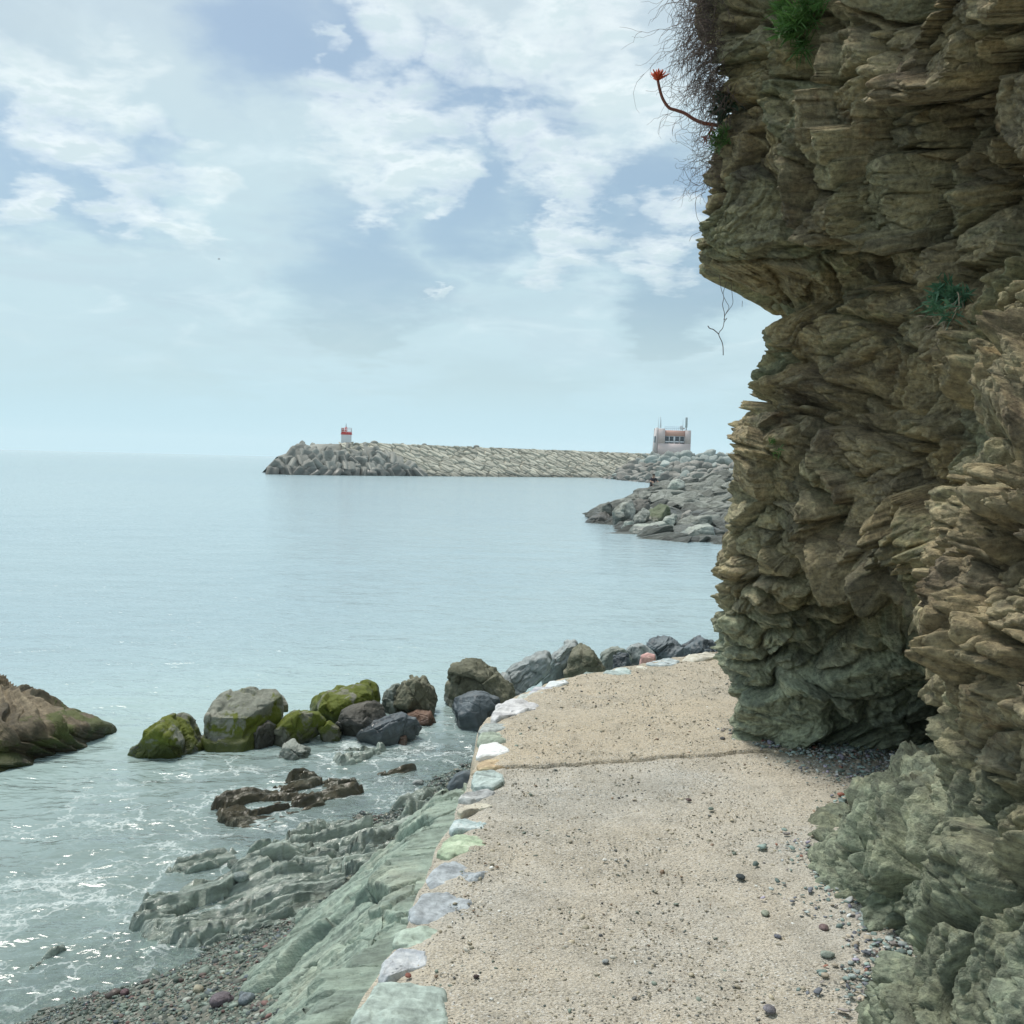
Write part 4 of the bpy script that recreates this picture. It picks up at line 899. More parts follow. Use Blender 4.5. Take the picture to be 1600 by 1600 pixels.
# single loose stones one can point to on the path
LS = [(1293, 1488, 11, (.27, .33, .27), 'largest loose stone on the path, grey green and rounded'), (1287, 1446, 9, (.20, .13, .13), 'dull purple loose stone left of the gravel by the cliff'),
      (1350, 1432, 11, (.34, .42, .39), 'pale teal pebble lying against another near the ledge'), (1349, 1424, 8, (.25, .31, .30), 'blue grey pebble tucked behind the pale teal one'),
      (1157, 1367, 8, (.06, .08, .09), 'dark flat stone in the middle right of the path'), (1313, 1382, 9, (.22, .30, .29), 'flat teal stone in front of the green rock ledge'),
      (1196, 1424, 8, (.24, .27, .20), 'flat olive chip on the sand'), (1332, 1523, 7, (.30, .38, .37), 'small light teal stone near the bottom right ledge'),
      (1111, 1262, 5, (.13, .18, .15), 'small dark green stone in the upper path'), (1076, 1248, 5, (.14, .09, .09), 'small dark maroon stone in the upper path'),
      (945, 1342, 4, (.72, .71, .66), 'small white stone in the middle of the path'), (1202, 1573, 11, (.20, .19, .22), 'flat purple grey stone at the bottom of the path'),
      (1314, 1239, 6, (.38, .12, .07), 'small brick red stone by the cliff foot'), (1129, 1152, 5, (.10, .10, .10), 'small dark stone near the cliff corner'),
      (1215, 1461, 6, (.12, .13, .17), 'small dark blue stone below the flat olive chip'), (946, 1500, 6, (.35, .38, .38), 'light grey chip low in the middle of the path'),
      (638, 1522, 6, (.30, .09, .06), 'little brick red pebble between the bluish white and teal edging stones'), (744, 1524, 5, (.09, .06, .06), 'dark maroon pebble right of the edging stones')]
for i, (u, v, r, colr, lab) in enumerate(LS):
    c_ = atZ(u, v + r * .5, PZ + .01); Rr = r / 1600 * c_[1]
    d, fa = ico(4); co = d * np.array([1, .8, .42]) * Rr; co = rock_detail(co, d, Rr * 1.6, 200 + i, .7, facets=.5)
    o = link('loose_stone', mesh_np('loose_stone', co, None, fa), stone_mat('loose_stone_rock', colr, .8, 12), None, (c_[0], c_[1], PZ + .010 + Rr * .20)); o.rotation_euler = (0, 0, i * 1.3)
    tag(o, lab, 'stone', 'loose stones on the path')
BS = [(345, 1585, 17, (.13, .10, .12), 'large purple grey cobble on the pebble beach by the slab'), (385, 1592, 13, (.15, .19, .22), 'blue grey cobble beside the large purple one'), (195, 1558, 8, (.12, .06, .07), 'dark red cobble low on the beach'),
      (495, 1562 - 180, 0, None, ''), (405, 1508, 8, (.10, .10, .16), 'dark blue cobble below the ribbed ledges'), (250, 1570, 8, (.20, .27, .24), 'pale green cobble low on the beach'), (310, 1560, 9, (.33, .30, .20), 'yellowish cobble near the large purple one'),
      (652, 1226, 9, (.30, .34, .33), 'round pale striped cobble in the foam by the path'), (627, 1222, 5, (.16, .05, .06), 'small crimson pebble left of the round striped cobble'), (150, 1556, 7, (.22, .20, .17), 'pinkish cobble at the edge of the foam'),
      (375, 1370, 13, (.16, .21, .20), 'smooth grey cobble resting on the ribbed ledges'), (435, 1392, 8, (.15, .08, .06), 'reddish brown cobble lying in the ribbed ledges'), (365, 1350, 12, (.13, .17, .14), 'mossy cobble at the tip of the ribbed ledges')]
for i, (u, v, r, colr, lab) in enumerate(BS):
    if colr is None: continue
    c_ = atZ(u, v + r * .4, .1 if 'ribbed ledges' in lab else .05)
    Rr = r / 1600 * c_[1]; zg = max(float(ground_z(np.array([c_[0]]), np.array([c_[1]]))[0]), -.02)
    if 'ribbed ledges' in lab: zg = .10
    else:
        c_ = atZ(u, v + r * .4, zg); zg = max(float(ground_z(np.array([c_[0]]), np.array([c_[1]]))[0]), -.02)
    d, fa = ico(4); co = d * np.array([1, .8, .6]) * Rr; co = rock_detail(co, d, Rr * 1.8, 300 + i, .5)
    o = link('cobble', mesh_np('cobble', co, None, fa), stone_mat('cobble_rock', colr, .55, 10), None, (c_[0], c_[1], zg + Rr * .4)); o.rotation_euler = (0, 0, i * .9 + .3)
    tag(o, lab, 'cobble', 'cobbles on the beach')
# ---------------------------------------------------------------- breakwater with its stone-faced slope
conc = rock_mat('weathered_concrete', [(.16, .16, .145), (.235, .235, .21), (.30, .30, .27)], .35, .5, wetamt=.5, bdist=.05, rough= .85, wet=.9, vary=.35, speck=.35, fine=6)
face = None
A0 = atZ(560, 743.0, 0.0); A1 = atZ(960, 746.5, 0.0)
Ld = (A1 - A0)[:2]; Llen = np.linalg.norm(Ld); Ld /= Llen; Ln = np.array([-Ld[1], Ld[0]])         # Ln points away from the camera
if Ln[1] < 0: Ln = -Ln
LT = np.arange(0, Llen + 70, .085); ST = np.linspace(-.12, 1.0, 84)
LL, SS = np.meshgrid(LT, ST)
TOPZ = 4.45
q3 = np.stack([LL, SS * 6.2, LL * 0], -1); qw = q3 + .25 * np.stack([fbm(q3, .5, 2, 3), fbm(q3, .5, 2, 4), LL * 0], -1)
ca, sa = math.cos(.50), math.sin(.50)
qr = np.stack([(qw[..., 0] * ca - qw[..., 1] * sa) * .62, (qw[..., 0] * sa + qw[..., 1] * ca) * 1.45, LL * 0], -1)
f1, f2, cc3 = worley(qr, 1.0, 8)
hh = .42 * sstep(0, .14, f2 - f1) + .28 * (cc3[..., 0] - .5)
px_ = A0[0] + Ld[0] * LL + Ln[0] * (SS * 5.0 - hh * .8); py_ = A0[1] + Ld[1] * LL + Ln[1] * (SS * 5.0 - hh * .8); pz_ = SS * TOPZ + hh * .6
colr = np.array([.50, .47, .385]) * (.72 + .56 * cc3[..., 1:2]) * (1 - .3 * sstep(.08, .0, f2 - f1))[..., None]
wetl = sstep(.75, .25, pz_)[..., None]; colr = colr * (1 - .45 * wetl)
bw = empty('breakwater', (A0[0], A0[1], 0)); tag(bw, 'long breakwater faced with slanting pale stones behind the bay', 'breakwater')
def abs_link(name, me, mat, parent):                     # mesh given in world coordinates under a parent that is only translated
    o = link(name, me, mat, parent); o.location = -Vector(parent.location); return o
sm_ = attr_mat('revetment_stone', .85, .2, .6, 3.0)
abs_link('stone_facing', mesh_np('stone_facing', np.stack([px_, py_, pz_], -1), grid_quads(*LL.shape), attrs={'col': colr.reshape(-1, 3)}), sm_, bw)
core = MB(); 
def wl(l, off): return A0[:2] + Ld * l + Ln * off
cr = []
for l in np.linspace(-6.0, Llen + 70, 40):
    k = min(1, max(0, (l + 12) / 8)); 
    cr.append([(*wl(l, 5.0 - 3.6 * (l < 0)), -1.5), (*wl(l, 5.2 + (1 - k) * 2), TOPZ * k - .05 - .9 * (l < 0)), (*wl(l, 11), TOPZ * k - .1 - .9 * (l < 0)), (*wl(l, 17), -1.5)])
core.add(np.array(cr).reshape(-1, 3), grid_quads(40, 4))
o = core.build('crest', conc, bw, True); o.location = -Vector(bw.location)
crest = MB(); rg = random.Random(4)
for l in np.arange(6, Llen + 40, 1.9):
    q = wl(l, 5.6); crest.box((q[0], q[1], TOPZ + rg.uniform(-.02, .10)), (1.85, 1.2, .35), math.atan2(Ld[1], Ld[0]))
for l, s_ in ((7.5, .5), (17.5, .35), (29, .45), (13, .25)):
    q = wl(l, 5.8); crest.ball((q[0], q[1], TOPZ + .25), s_, 2, (1.2, 1, .8))
o = crest.build('coping', conc, bw); o.location = -Vector(bw.location)

# ---- grooved concrete blocks heaped round the head
def groove_block():
    pts = []
    s_, g, dpt, ch = 1.0, .26, .24, .10
    for k in range(4):
        a = k * math.pi / 2
        for (x, y) in ((-s_ + ch, -s_), (-g * 1.5, -s_), (-g * .7, -s_ + dpt), (g * .7, -s_ + dpt), (g * 1.5, -s_), (s_ - ch, -s_), (s_, -s_ + ch)):
            pts.append((x * math.cos(a) - y * math.sin(a), x * math.sin(a) + y * math.cos(a)))
    P_ = np.array(pts); n_ = len(P_); rings = [(-.88, .92), (-.80, 1.0), (.80, .86), (.88, .78)]
    co = np.concatenate([np.column_stack([P_ * k, np.full(n_, z)]) for z, k in rings] + [[[0, 0, -.88], [0, 0, .88]]])
    q = []; t3 = []
    for r_ in range(3):
        for i in range(n_): j = (i + 1) % n_; q.append((r_ * n_ + i, r_ * n_ + j, (r_ + 1) * n_ + j, (r_ + 1) * n_ + i))
    for i in range(n_):
        j = (i + 1) % n_; t3.append((4 * n_, j, i)); t3.append((4 * n_ + 1, 3 * n_ + i, 3 * n_ + j))
    return mesh_np('concrete_block', co, q, t3, False)
gb = groove_block(); gb.materials.append(conc)
rg = random.Random(12); count = 0
first = None
def place_block(c, s_, lab, rot=None):
    global first
    o = bpy.data.objects.new('concrete_block', gb) if first is None else first.copy()
    if first is None: first = o
    sc.collection.objects.link(o); o.location = c; o.scale = (s_, s_, s_ * rg.uniform(.95, 1.25))
    o.rotation_euler = rot or (rg.uniform(-.9, .9), rg.uniform(-.9, .9), rg.uniform(0, 6.28))
    tag(o, lab, 'concrete block', 'concrete blocks heaped around the breakwater head')
for row in range(6):
    z = .15 + row * .78
    n_ = 17 - row
    for k in range(n_):
        l = -12.4 + row * 1.32 + k * (1.62 if row < 5 else 1.7) + rg.uniform(-.35, .35)
        if l > 11.5 - row * 1.15: continue
        endk = max(0, (-9 + row * .9 - l)) * .8
        q = wl(l, -.2 + row * .98 + endk + rg.uniform(-.3, .3))
        z_d = (.75 if row == 5 else .35 if row == 4 else 0) + (.5 if row >= 4 and abs(l + 1.8) < 2.6 else 0)
        lab = 'grey grooved concrete block heaped at the head of the breakwater' if row > 0 else 'dark wet concrete block at the waterline of the breakwater head'
        place_block((q[0], q[1], z - .1 - z_d + rg.uniform(-.15, .15)), rg.uniform(.82, 1.12), lab)
for (u, v, s_) in ((462, 706, .95), (474, 701, 1.0), (490, 697, 1.05), (500, 698, .9), (512, 696, .95), (525, 697, .95), (551, 696, .9), (563, 696, .85), (578, 697.5, .8)):
    c_ = atY(u, v + (12 if 520 < u < 566 else 9), 160.5); place_block(tuple(c_), s_, 'top row concrete block beside the little red and white light')
# ---------------------------------------------------------------- harbour light
white = plain('white_paint', (.70, .74, .76), .5, var=.06); redp = plain('red_paint', (.62, .035, .03), .45, var=.08)
glassm = plain('dark_window_glass', (.05, .07, .09), .12, var=.02); steel = plain('galvanised_steel', (.45, .50, .52), .4, .6, var=.05)
YL = 163.0; s1 = YL / 1600
base = atY(541, 700, YL); zb_ = base[2]
def vz(v, u=541, Y=YL): return atY(u, v, Y)[2] - zb_
lh = empty('harbour_light', tuple(base)); tag(lh, 'small white harbour light with red gallery on the breakwater head', 'lighthouse')
b = MB(); tw = 15.4 * s1; b.box((0, 0, vz(688)), (tw, tw, vz(677.5) - vz(699)), .10); b.build('tower', white, lh, bevel=.04)
b = MB(); b.box((0, 0, vz(678.3)), (tw * 1.08, tw * 1.08, 1.7 * s1), .10); b.box((.5 * s1, 0, vz(676.3)), (tw * 1.0, tw, 2.0 * s1), .10); b.build('gallery', redp, lh, bevel=.02)
b = MB(); ang = .10
for (x, y) in [(-1, -1), (1, -1), (1, 1), (-1, 1), (0, -1), (0, 1), (-1, 0), (1, 0)]:
    X_, Y_ = x * tw * .5, y * tw * .5; b.tube([(X_, Y_, vz(677)), (X_, Y_, vz(668.8))], .035, 6)
for zz_ in (668.8, 671.5, 674.2):
    c4 = [(-1, -1), (1, -1), (1, 1), (-1, 1), (-1, -1)]
    for (p0, p1) in zip(c4[:-1], c4[1:]): b.tube([(p0[0] * tw * .5, p0[1] * tw * .5, vz(zz_)), (p1[0] * tw * .5, p1[1] * tw * .5, vz(zz_))], .035, 6)
o = b.build('railing', white, lh); o.rotation_euler[2] = .10
b = MB(); b.tube([(-.8 * s1, 0, vz(677)), (-.8 * s1, 0, vz(667.8))], [2.0 * s1, 1.9 * s1], 16); b.ball((-.8 * s1, 0, vz(667.8)), 1.9 * s1, 3, (1, 1, .35)); b.build('lantern', redp, lh, True)
b = MB(); b.tube([(-.8 * s1, 0, vz(667.5)), (-.8 * s1, 0, vz(664.8))], [.8 * s1, .7 * s1], 12); b.tube([(-.8 * s1, 0, vz(665)), (-.8 * s1, 0, vz(662))], .06, 6); b.build('beacon', steel, lh, True)
b = MB(); b.box((5.2 * s1, -.3, vz(673.4)), (4.2 * s1, .10, 7.0 * s1), .1); o = b.build('solar_panel', plain('faded_red_panel', (.42, .12, .10), .5), lh); o.rotation_euler[1] = -.18; o.location = (-.55, 0, 0)
b = MB(); b.box((-5.6 * s1, -tw * .505, vz(684.5)), (1.9 * s1, .08, 5.2 * s1), .10); b.build('door', plain('blue_paint', (.12, .16, .35), .5), lh)
# ---------------------------------------------------------------- building with antennas
YB = 205.0; s2 = YB / 1600
bb = atY(1053.5, 716, YB); 
def bz(v): return atY(1053, v, YB)[2] - bb[2]
def bx(u): return atY(u, 700, YB)[0] - bb[0]
rend = plain('pale_pink_render', (.66, .56, .54), .85, var=.06, scale=.8); rend2 = plain('grey_pink_render', (.56, .52, .51), .85, var=.08, scale=.8)
salm = plain('salmon_render', (.72, .42, .34), .8, var=.08, scale=1.5); wf = plain('white_window_frame', (.72, .75, .78), .5, var=.04)
B0 = empty('harbour_building', tuple(bb)); tag(B0, 'pale pink square building with windows and roof antennas behind the rocks', 'building')
b = MB()
x0, x1 = bx(1028), bx(1079); dpt = 6.5
def wbox(m_, u0, u1, v0, v1, y0=0.0, y1=1.0):
    m_.box(((bx(u0) + bx(u1)) / 2, (y0 + y1) / 2, (bz(v0) + bz(v1)) / 2), (abs(bx(u1) - bx(u0)), y1 - y0, abs(bz(v0) - bz(v1))))
wbox(b, 1028, 1079, 693.2, 716, 0, dpt)
wbox(b, 1038.5, 1070, 673, 693.2, .5, dpt - .003)
wbox(b, 1028, 1038.5, 670, 693.2, 0, dpt); wbox(b, 1070, 1079, 672, 693.2, 0, dpt)
b.build('wall', rend, B0)
b = MB()                                                # battered side wall on the left
c8 = []
for z, k in ((bz(716), bx(1023)), (bz(668.5), bx(1026))):
    c8 += [(k, .2, z), (bx(1027.97), .2, z), (bx(1027.97), dpt - .3, z), (k + .3, dpt - .3, z)]
b.add(c8, [(3, 2, 1, 0), (4, 5, 6, 7), (0, 1, 5, 4), (1, 2, 6, 5), (2, 3, 7, 6), (3, 0, 4, 7)]); b.build('side_wall', rend2, B0)
b = MB(); wbox(b, 1024.3, 1025.6, 682, 692, -.0 + 1.0, 3.0); b.build('side_window', glassm, B0)
b = MB(); wbox(b, 1038.6, 1069.9, 672.5, 681.3, .30, .497); b.build('salmon_panel', salm, B0)
for (u0, u1) in ((1039, 1045), (1046.3, 1052.2), (1055, 1061), (1062.8, 1069)):
    b = MB(); wbox(b, u0 - .6, u1 + .6, 681.4, 682.1, .33, .49); wbox(b, u0 - .6, u1 + .6, 689.2, 691.2, .33, .49)
    wbox(b, u0 - .6, u0, 682.1, 689.2, .33, .49); wbox(b, u1, u1 + .6, 682.1, 689.2, .33, .49); f_ = b.build('window', wf, B0)
    b = MB(); wbox(b, u0 + .02, u1 - .02, 682.12, 689.18, .42, .48); b.build('pane', glassm, f_)
    b = MB(); wbox(b, u0, u1, 691.3, 692.8, .42, .49); b.build('vent', glassm, B0)
b = MB(); wbox(b, 1052.9, 1054.3, 681.4, 692.8, .33, .49); b.build('mullion', wf, B0)
b = MB()
for u in np.linspace(1039, 1066, 10): b.tube([(bx(u), .8, bz(673)), (bx(u), .8, bz(666.6))], .035, 5)
for v in (666.6, 669.5): b.tube([(bx(1038.5), .8, bz(v)), (bx(1066), .8, bz(v))], .035, 5)
b.build('railing', plain('pale_blue_rail', (.45, .58, .72), .4), B0)
for (u, v0, v1, r_) in ((1028.3, 669, 652, .04), (1031.3, 669, 651.5, .07), (1032.6, 669, 655, .04), (1066.6, 672, 654, .05)):
    b = MB(); b.tube([(bx(u), .6, bz(v0)), (bx(u), .6, bz(v1))], [r_, r_ * .6], 6); b.build('antenna', steel, B0)
b = MB(); b.tube([(bx(1072), .6, bz(672)), (bx(1072), .6, bz(667))], .12, 8); b.build('mast', steel, B0)
b = MB(); wbox(b, 1070.3, 1073.7, 651.5, 667.5, .4, .7); b.build('panel_antenna', plain('light_grey_plastic', (.42, .48, .48), .5), B0, bevel=.06)
b = MB(); b.ball((bx(1064.3), .5, bz(667.6)), .36, 3, (1, .35, 1.2)); b.build('dish', wf, B0, True)
b = MB(); wbox(b, 1065, 1069.5, 667.8, 670.2, .5, 1.2); b.build('roof_box', rend2, B0)

# ---------------------------------------------------------------- rock armour heaps
def chunk(seed, n=3, planes=14):
    rng_ = np.random.RandomState(seed); d, fa = ico(n)
    nn = rng_.normal(size=(planes, 3)); nn /= np.linalg.norm(nn, axis=1)[:, None]; h_ = rng_.uniform(.62, 1.0, planes)
    r = 1 / np.maximum((np.maximum(d @ nn.T, 1e-3) / h_[None]) , 1e-3); r = np.minimum(r, 1.35); k = 32.0
    r = -np.log(np.exp(-k * r).sum(1)) / k
    co = d * np.clip(r, .3, 1.4)[:, None]; co = co / np.abs(co).max()
    co += d * (.035 * fbm(co, 2.5, 3, seed) + .02 * ridged(co, 5, 2, seed))[:, None]
    me = mesh_np('rock', co, None, fa); return me
rk1 = rock_mat('armour_rock', [(.17, .165, .145), (.26, .25, .225), (.34, .33, .29)], 2.0, .8, .06, .85, wet=.45, vary=.7, speck=.5, fine=8)
rk2 = rock_mat('pale_armour_rock', [(.24, .27, .245), (.33, .36, .335), (.42, .44, .41)], 2.0, .8, .06, .85, vary=.6, speck=.5, fine=8)
rk3 = rock_mat('schist_armour_rock', [(.12, .125, .105), (.21, .22, .195), (.33, .34, .31)], 2.2, 1.0, .08, .75, wet=.40, vary=.8, speck=.6, fine=16, strata=12, sdir=(.1, .1, 1))
rk4 = rock_mat('light_schist_rock', [(.24, .27, .24), (.33, .36, .32), (.43, .44, .40)], .9, .8, .04, .75, wet=.25, vary=.2, speck=.5, fine=10, strata=5, sdir=(.1, .1, 1))
rk5 = rock_mat('mossy_green_armour', [(.085, .11, .06), (.13, .15, .09), (.20, .21, .16)], .9, .7, .04, .75, wet=.5, vary=.2, speck=.4, fine=10)
def variants(mat, s0, k=7, n=3):
    out_ = []
    for i in range(k):
        me = chunk(s0 + i, n); me.materials.append(mat); out_.append(me)
    return out_
V1, V2, V3 = variants(rk1, 500), variants(rk2, 520), variants(rk3, 540, 10, 5)
rg = random.Random(31)
def put(me, c, s_, rot, lab, grp, name='armour_rock'):
    o = bpy.data.objects.new(name, me); sc.collection.objects.link(o); o.location = c; o.scale = s_; o.rotation_euler = rot
    return tag(o, lab, 'rock', grp)
tw_ = [(940, 747.5), (972, 751), (1020, 755.5), (1060, 758), (1160, 764)]; tt_ = [(940, 748), (950, 747), (972, 736), (987, 727), (1007, 715.5), (1030, 713), (1160, 713)]
for row in range(7):
    f = row / 6
    for u in np.arange(948, 1152, 8.8 - .35 * row):
        u_ = u + rg.uniform(-3, 3); vw_ = np.interp(u_, *zip(*tw_)); vt_ = np.interp(u_, *zip(*tt_))
        hor = 701.5 + .025 * u_; Yf = 2.5 * 1600 / (vw_ - hor); Yb = 200
        Yt = Yf + (Yb - Yf) * f * min(1, max(.05, (u_ - 945) / 55)); v = vw_ + (vt_ - vw_) * f
        if vw_ - vt_ < 3 and row > 1: continue
        c_ = atY(u_, v + rg.uniform(-1, 1) + (1.5 if row == 0 else 0), Yt); s_ = rg.uniform(.75, 1.35) * (Yt / 185) * (1 if vw_ - vt_ > 12 else .6)
        up = v < 727
        put(rg.choice(V2 if up or rg.random() < .12 else V1), tuple(c_), (s_ * rg.uniform(1, 1.35), s_, s_ * rg.uniform(.6, .95)), (rg.uniform(-.5, .5), rg.uniform(-.6, .6), rg.uniform(0, 6.3)),
            'pale rounded rock in the upper part of the far rock heap below the building' if up else 'grey brown angular rock in the lower part of the far rock heap', 'rocks of the far heap')
# land under the two heaps
mt_ = [(915, 818), (927, 803), (942, 791), (955, 788), (975, 784), (995, 771), (1017, 766), (1042, 761), (1065, 753), (1105, 746), (1137, 739), (1170, 736)]
mw_ = [(915, 817), (960, 821), (975, 832), (1000, 839), (1055, 843), (1090, 847), (1170, 851)]
def mid_surface(u_, f):
    vw_ = np.interp(u_, *zip(*mw_)); vt_ = np.interp(u_, *zip(*mt_)); hor = 701.5 + .025 * u_
    Yf = 2.5 * 1600 / (vw_ - hor); Yb = 46 + 22 * min(1, max(0, (u_ - 920) / 150)); Yt = Yf + (Yb - Yf) * f; v = vw_ + (vt_ - vw_) * f
    return atY(u_, v, Yt)
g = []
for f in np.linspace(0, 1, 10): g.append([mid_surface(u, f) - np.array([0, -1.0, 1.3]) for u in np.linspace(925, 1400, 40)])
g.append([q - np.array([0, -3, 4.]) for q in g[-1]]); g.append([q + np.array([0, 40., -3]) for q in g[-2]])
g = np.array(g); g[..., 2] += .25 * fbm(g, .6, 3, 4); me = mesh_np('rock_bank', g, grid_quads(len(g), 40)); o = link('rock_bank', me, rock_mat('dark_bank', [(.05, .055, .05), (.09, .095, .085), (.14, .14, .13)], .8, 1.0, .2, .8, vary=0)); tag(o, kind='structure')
for row in range(10):
    f = ((row + .1) / 9.4) ** 1.2
    for u in np.arange(922, 1158, 11.5 - row * .40):
        u_ = u + rg.uniform(-5, 5); vw_ = np.interp(u_, *zip(*mw_)); vt_ = np.interp(u_, *zip(*mt_))
        if (vw_ - vt_) < 35 and rg.random() < .45: continue
        c_ = mid_surface(u_, f + rg.uniform(-.04, .04)); c_[2] -= .12; s_ = rg.uniform(.36, .72) * (1.1 + .25 * f) * (.5 + .5 * min(1, (vw_ - vt_) / 60))
        put(rg.choice(V3), tuple(c_), (s_ * rg.uniform(1.2, 2.1), s_ * rg.uniform(.8, 1.2), s_ * rg.uniform(.38, .62)), (rg.uniform(-.35, .35), rg.uniform(-.55, .1), rg.uniform(-.5, .5)),
            'grey flat tilted rock among the slabs of the nearer heap' if f > .35 else 'dark grey rock between the big boulders of the nearer heap', 'rocks of the nearer heap', 'flat_rock')
for _ in range(56):
    u_ = rg.uniform(1058, 1158); f = rg.uniform(.12, .8); c_ = mid_surface(u_, f); c_[2] += rg.uniform(-.1, .12); s_ = rg.uniform(.45, .85)
    put(rg.choice(V3), tuple(c_), (s_ * rg.uniform(1.1, 1.8), s_ * rg.uniform(.8, 1.2), s_ * rg.uniform(.4, .7)), (rg.uniform(-.35, .35), rg.uniform(-.55, .1), rg.uniform(-.5, .5)),
        'grey angular rock heaped at the right end of the nearer heap beside the cliff', 'rocks of the nearer heap', 'flat_rock')
MBd = [
 (rk4, 'long flat pale boulder at the water in the middle of the nearer heap', [(983, 834), (990, 822), (1002, 817), (1038, 815), (1046, 823), (1040, 834), (1008, 840), (990, 838)], 36.2, 1.8),
 (rk4, 'broad pale boulder lying lowest in the nearer heap, beside the cliff', [(1051, 844), (1066, 832), (1095, 820), (1113, 821), (1118, 836), (1118, 848), (1060, 847)], 34.8, 1.8),
 (rk5, 'green tinged round boulder in the middle of the nearer heap', [(1008, 818), (1014, 798), (1030, 787), (1042, 789), (1053, 800), (1050, 815), (1036, 822)], 39.0, 1.8),
 (rk3, 'dark steep boulder left of the green tinged round one', [(989, 822), (994, 806), (1008, 794), (1017, 796), (1014, 812), (1004, 826)], 38.2, 1.5),
 (rk1, 'brownish block above the dark steep boulder', [(986, 796), (990, 784), (1002, 780), (1020, 782), (1018, 794), (1004, 801)], 43.0, 1.6),
 (rk3, 'large dark angular boulder near the left end of the nearer heap', [(956, 822), (960, 800), (976, 786), (990, 780), (993, 796), (990, 812), (980, 824)], 41.0, 2.0),
 (rk1, 'low brown boulder forming the left tip of the nearer heap', [(914, 818), (925, 808), (940, 800), (955, 801), (958, 814), (950, 821), (930, 821)], 43.0, 1.8),
 (rk3, 'upright pointed boulder just above the left tip of the nearer heap', [(936, 802), (942, 790), (952, 784), (960, 786), (958, 800), (946, 806)], 44.0, 1.4),
 (rk4, 'small pale triangular boulder left of the long flat pale one', [(972, 830), (976, 816), (988, 812), (991, 822), (984, 834)], 37.5, 1.0),
 (rk4, 'slanting pale boulder right of the green tinged one', [(1032, 818), (1040, 808), (1055, 803), (1061, 808), (1054, 820), (1044, 826)], 37.6, 1.2),
 (rk3, 'wide dark boulder with a sloping top behind the broad pale one', [(1046, 836), (1052, 820), (1080, 808), (1110, 804), (1116, 812), (1112, 824), (1090, 832), (1056, 838)], 36.8, 1.8),
 (rk1, 'narrow upright boulder standing on the wide dark one', [(1060, 818), (1068, 802), (1078, 796), (1086, 803), (1080, 814)], 38.5, 1.1),
 (rk4, 'small light wedge at the water between the two large pale boulders', [(1024, 842), (1034, 830), (1044, 826), (1047, 836), (1040, 843)], 35.6, .9),
 (rk3, 'flat topped slab on the crest of the nearer heap', [(975, 784), (990, 774), (1012, 768), (1020, 771), (1008, 780), (985, 787)], 50.0, 2.2),
 (rk4, 'pointed light slab on the crest right of the seated person', [(1040, 762), (1052, 752), (1065, 747), (1072, 754), (1062, 764)], 60.0, 2.5),
]
for i, (mt__, lab, out_, Y, dep_) in enumerate(MBd):
    boulder('armour_boulder', lab, 'boulder', out_, Y + dep_ * .3, dep_, mt__, 300 + i * 3, 7, 5, .5, .6, 0, lower=30)

# ---------------------------------------------------------------- seated person (far away on the rocks)
YP = 68.0
seat = atY(1020, 759.5, YP)
o = put(V3[2], (seat[0], seat[1] + .1, seat[2] - .55), (1.3, .9, .6), (0, .1, .3), 'flat rock that the seated person sits on', 'rocks of the nearer heap')
skin_m = plain('skin', (.42, .26, .19), .6, var=.03); cloth = plain('dark_cloth', (.025, .025, .035), .9, var=.1); hairm = plain('dark_hair', (.04, .028, .02), .7)
def skin_body(name, verts, edges, radii, mat, parent, sub=2):
    me = bpy.data.meshes.new(name); me.from_pydata(verts, edges, []); o = link(name, me, mat, parent)
    md = o.modifiers.new('skin', 'SKIN'); md.use_smooth_shade = True
    for v, r_ in zip(me.skin_vertices[0].data, radii): v.radius = (r_, r_)
    me.skin_vertices[0].data[0].use_root = True
    s_ = o.modifiers.new('sub', 'SUBSURF'); s_.levels = sub; s_.render_levels = sub
    return o
pe = empty('person', tuple(seat)); pe.rotation_euler = (0, 0, math.radians(20)); tag(pe, 'person in dark clothes sitting on the rocks of the nearer heap, knees up', 'person')
Vb = [(0, 0, .10), (0, -.02, .28), (0, -.05, .46), (0, -.06, .56), (0, -.09, .64), (0, -.09, .74),
      (-.17, -.05, .50), (-.27, -.15, .30), (-.22, -.36, .30), (-.20, -.44, .30), (.17, -.05, .50), (.27, -.15, .30), (.22, -.36, .30), (.20, -.44, .30),
      (-.10, -.04, .10), (-.20, -.42, .28), (-.20, -.46, -.12), (-.21, -.62, -.16), (.10, -.04, .10), (.22, -.42, .28), (.22, -.46, -.12), (.23, -.62, -.16)]
Eb = [(0, 1), (1, 2), (2, 3), (3, 4), (4, 5), (2, 6), (6, 7), (7, 8), (8, 9), (2, 10), (10, 11), (11, 12), (12, 13), (0, 14), (14, 15), (15, 16), (16, 17), (0, 18), (18, 19), (19, 20), (20, 21)]
Rb = [.13, .12, .13, .055, .085, .085, .06, .045, .032, .03, .06, .045, .032, .03, .10, .065, .045, .035, .10, .065, .045, .035]
skin_body('body', Vb, Eb, Rb, skin_m, pe)
skin_body('shirt', [(0, 0, .12), (0, -.02, .28), (0, -.05, .47), (-.17, -.05, .50), (-.25, -.13, .34), (.17, -.05, .50), (.25, -.13, .34)], [(0, 1), (1, 2), (2, 3), (3, 4), (2, 5), (5, 6)], [.15, .145, .15, .08, .06, .08, .06], cloth, pe)
skin_body('shorts', [(0, .0, .09), (-.10, -.04, .10), (-.18, -.36, .26), (.10, -.04, .10), (.20, -.36, .26)], [(0, 1), (1, 2), (0, 3), (3, 4)], [.15, .115, .085, .115, .085], cloth, pe)
b = MB(); b.ball((0, -.075, .755), .098, 3, (1, 1.05, .85)); b.build('hair', hairm, pe, True)
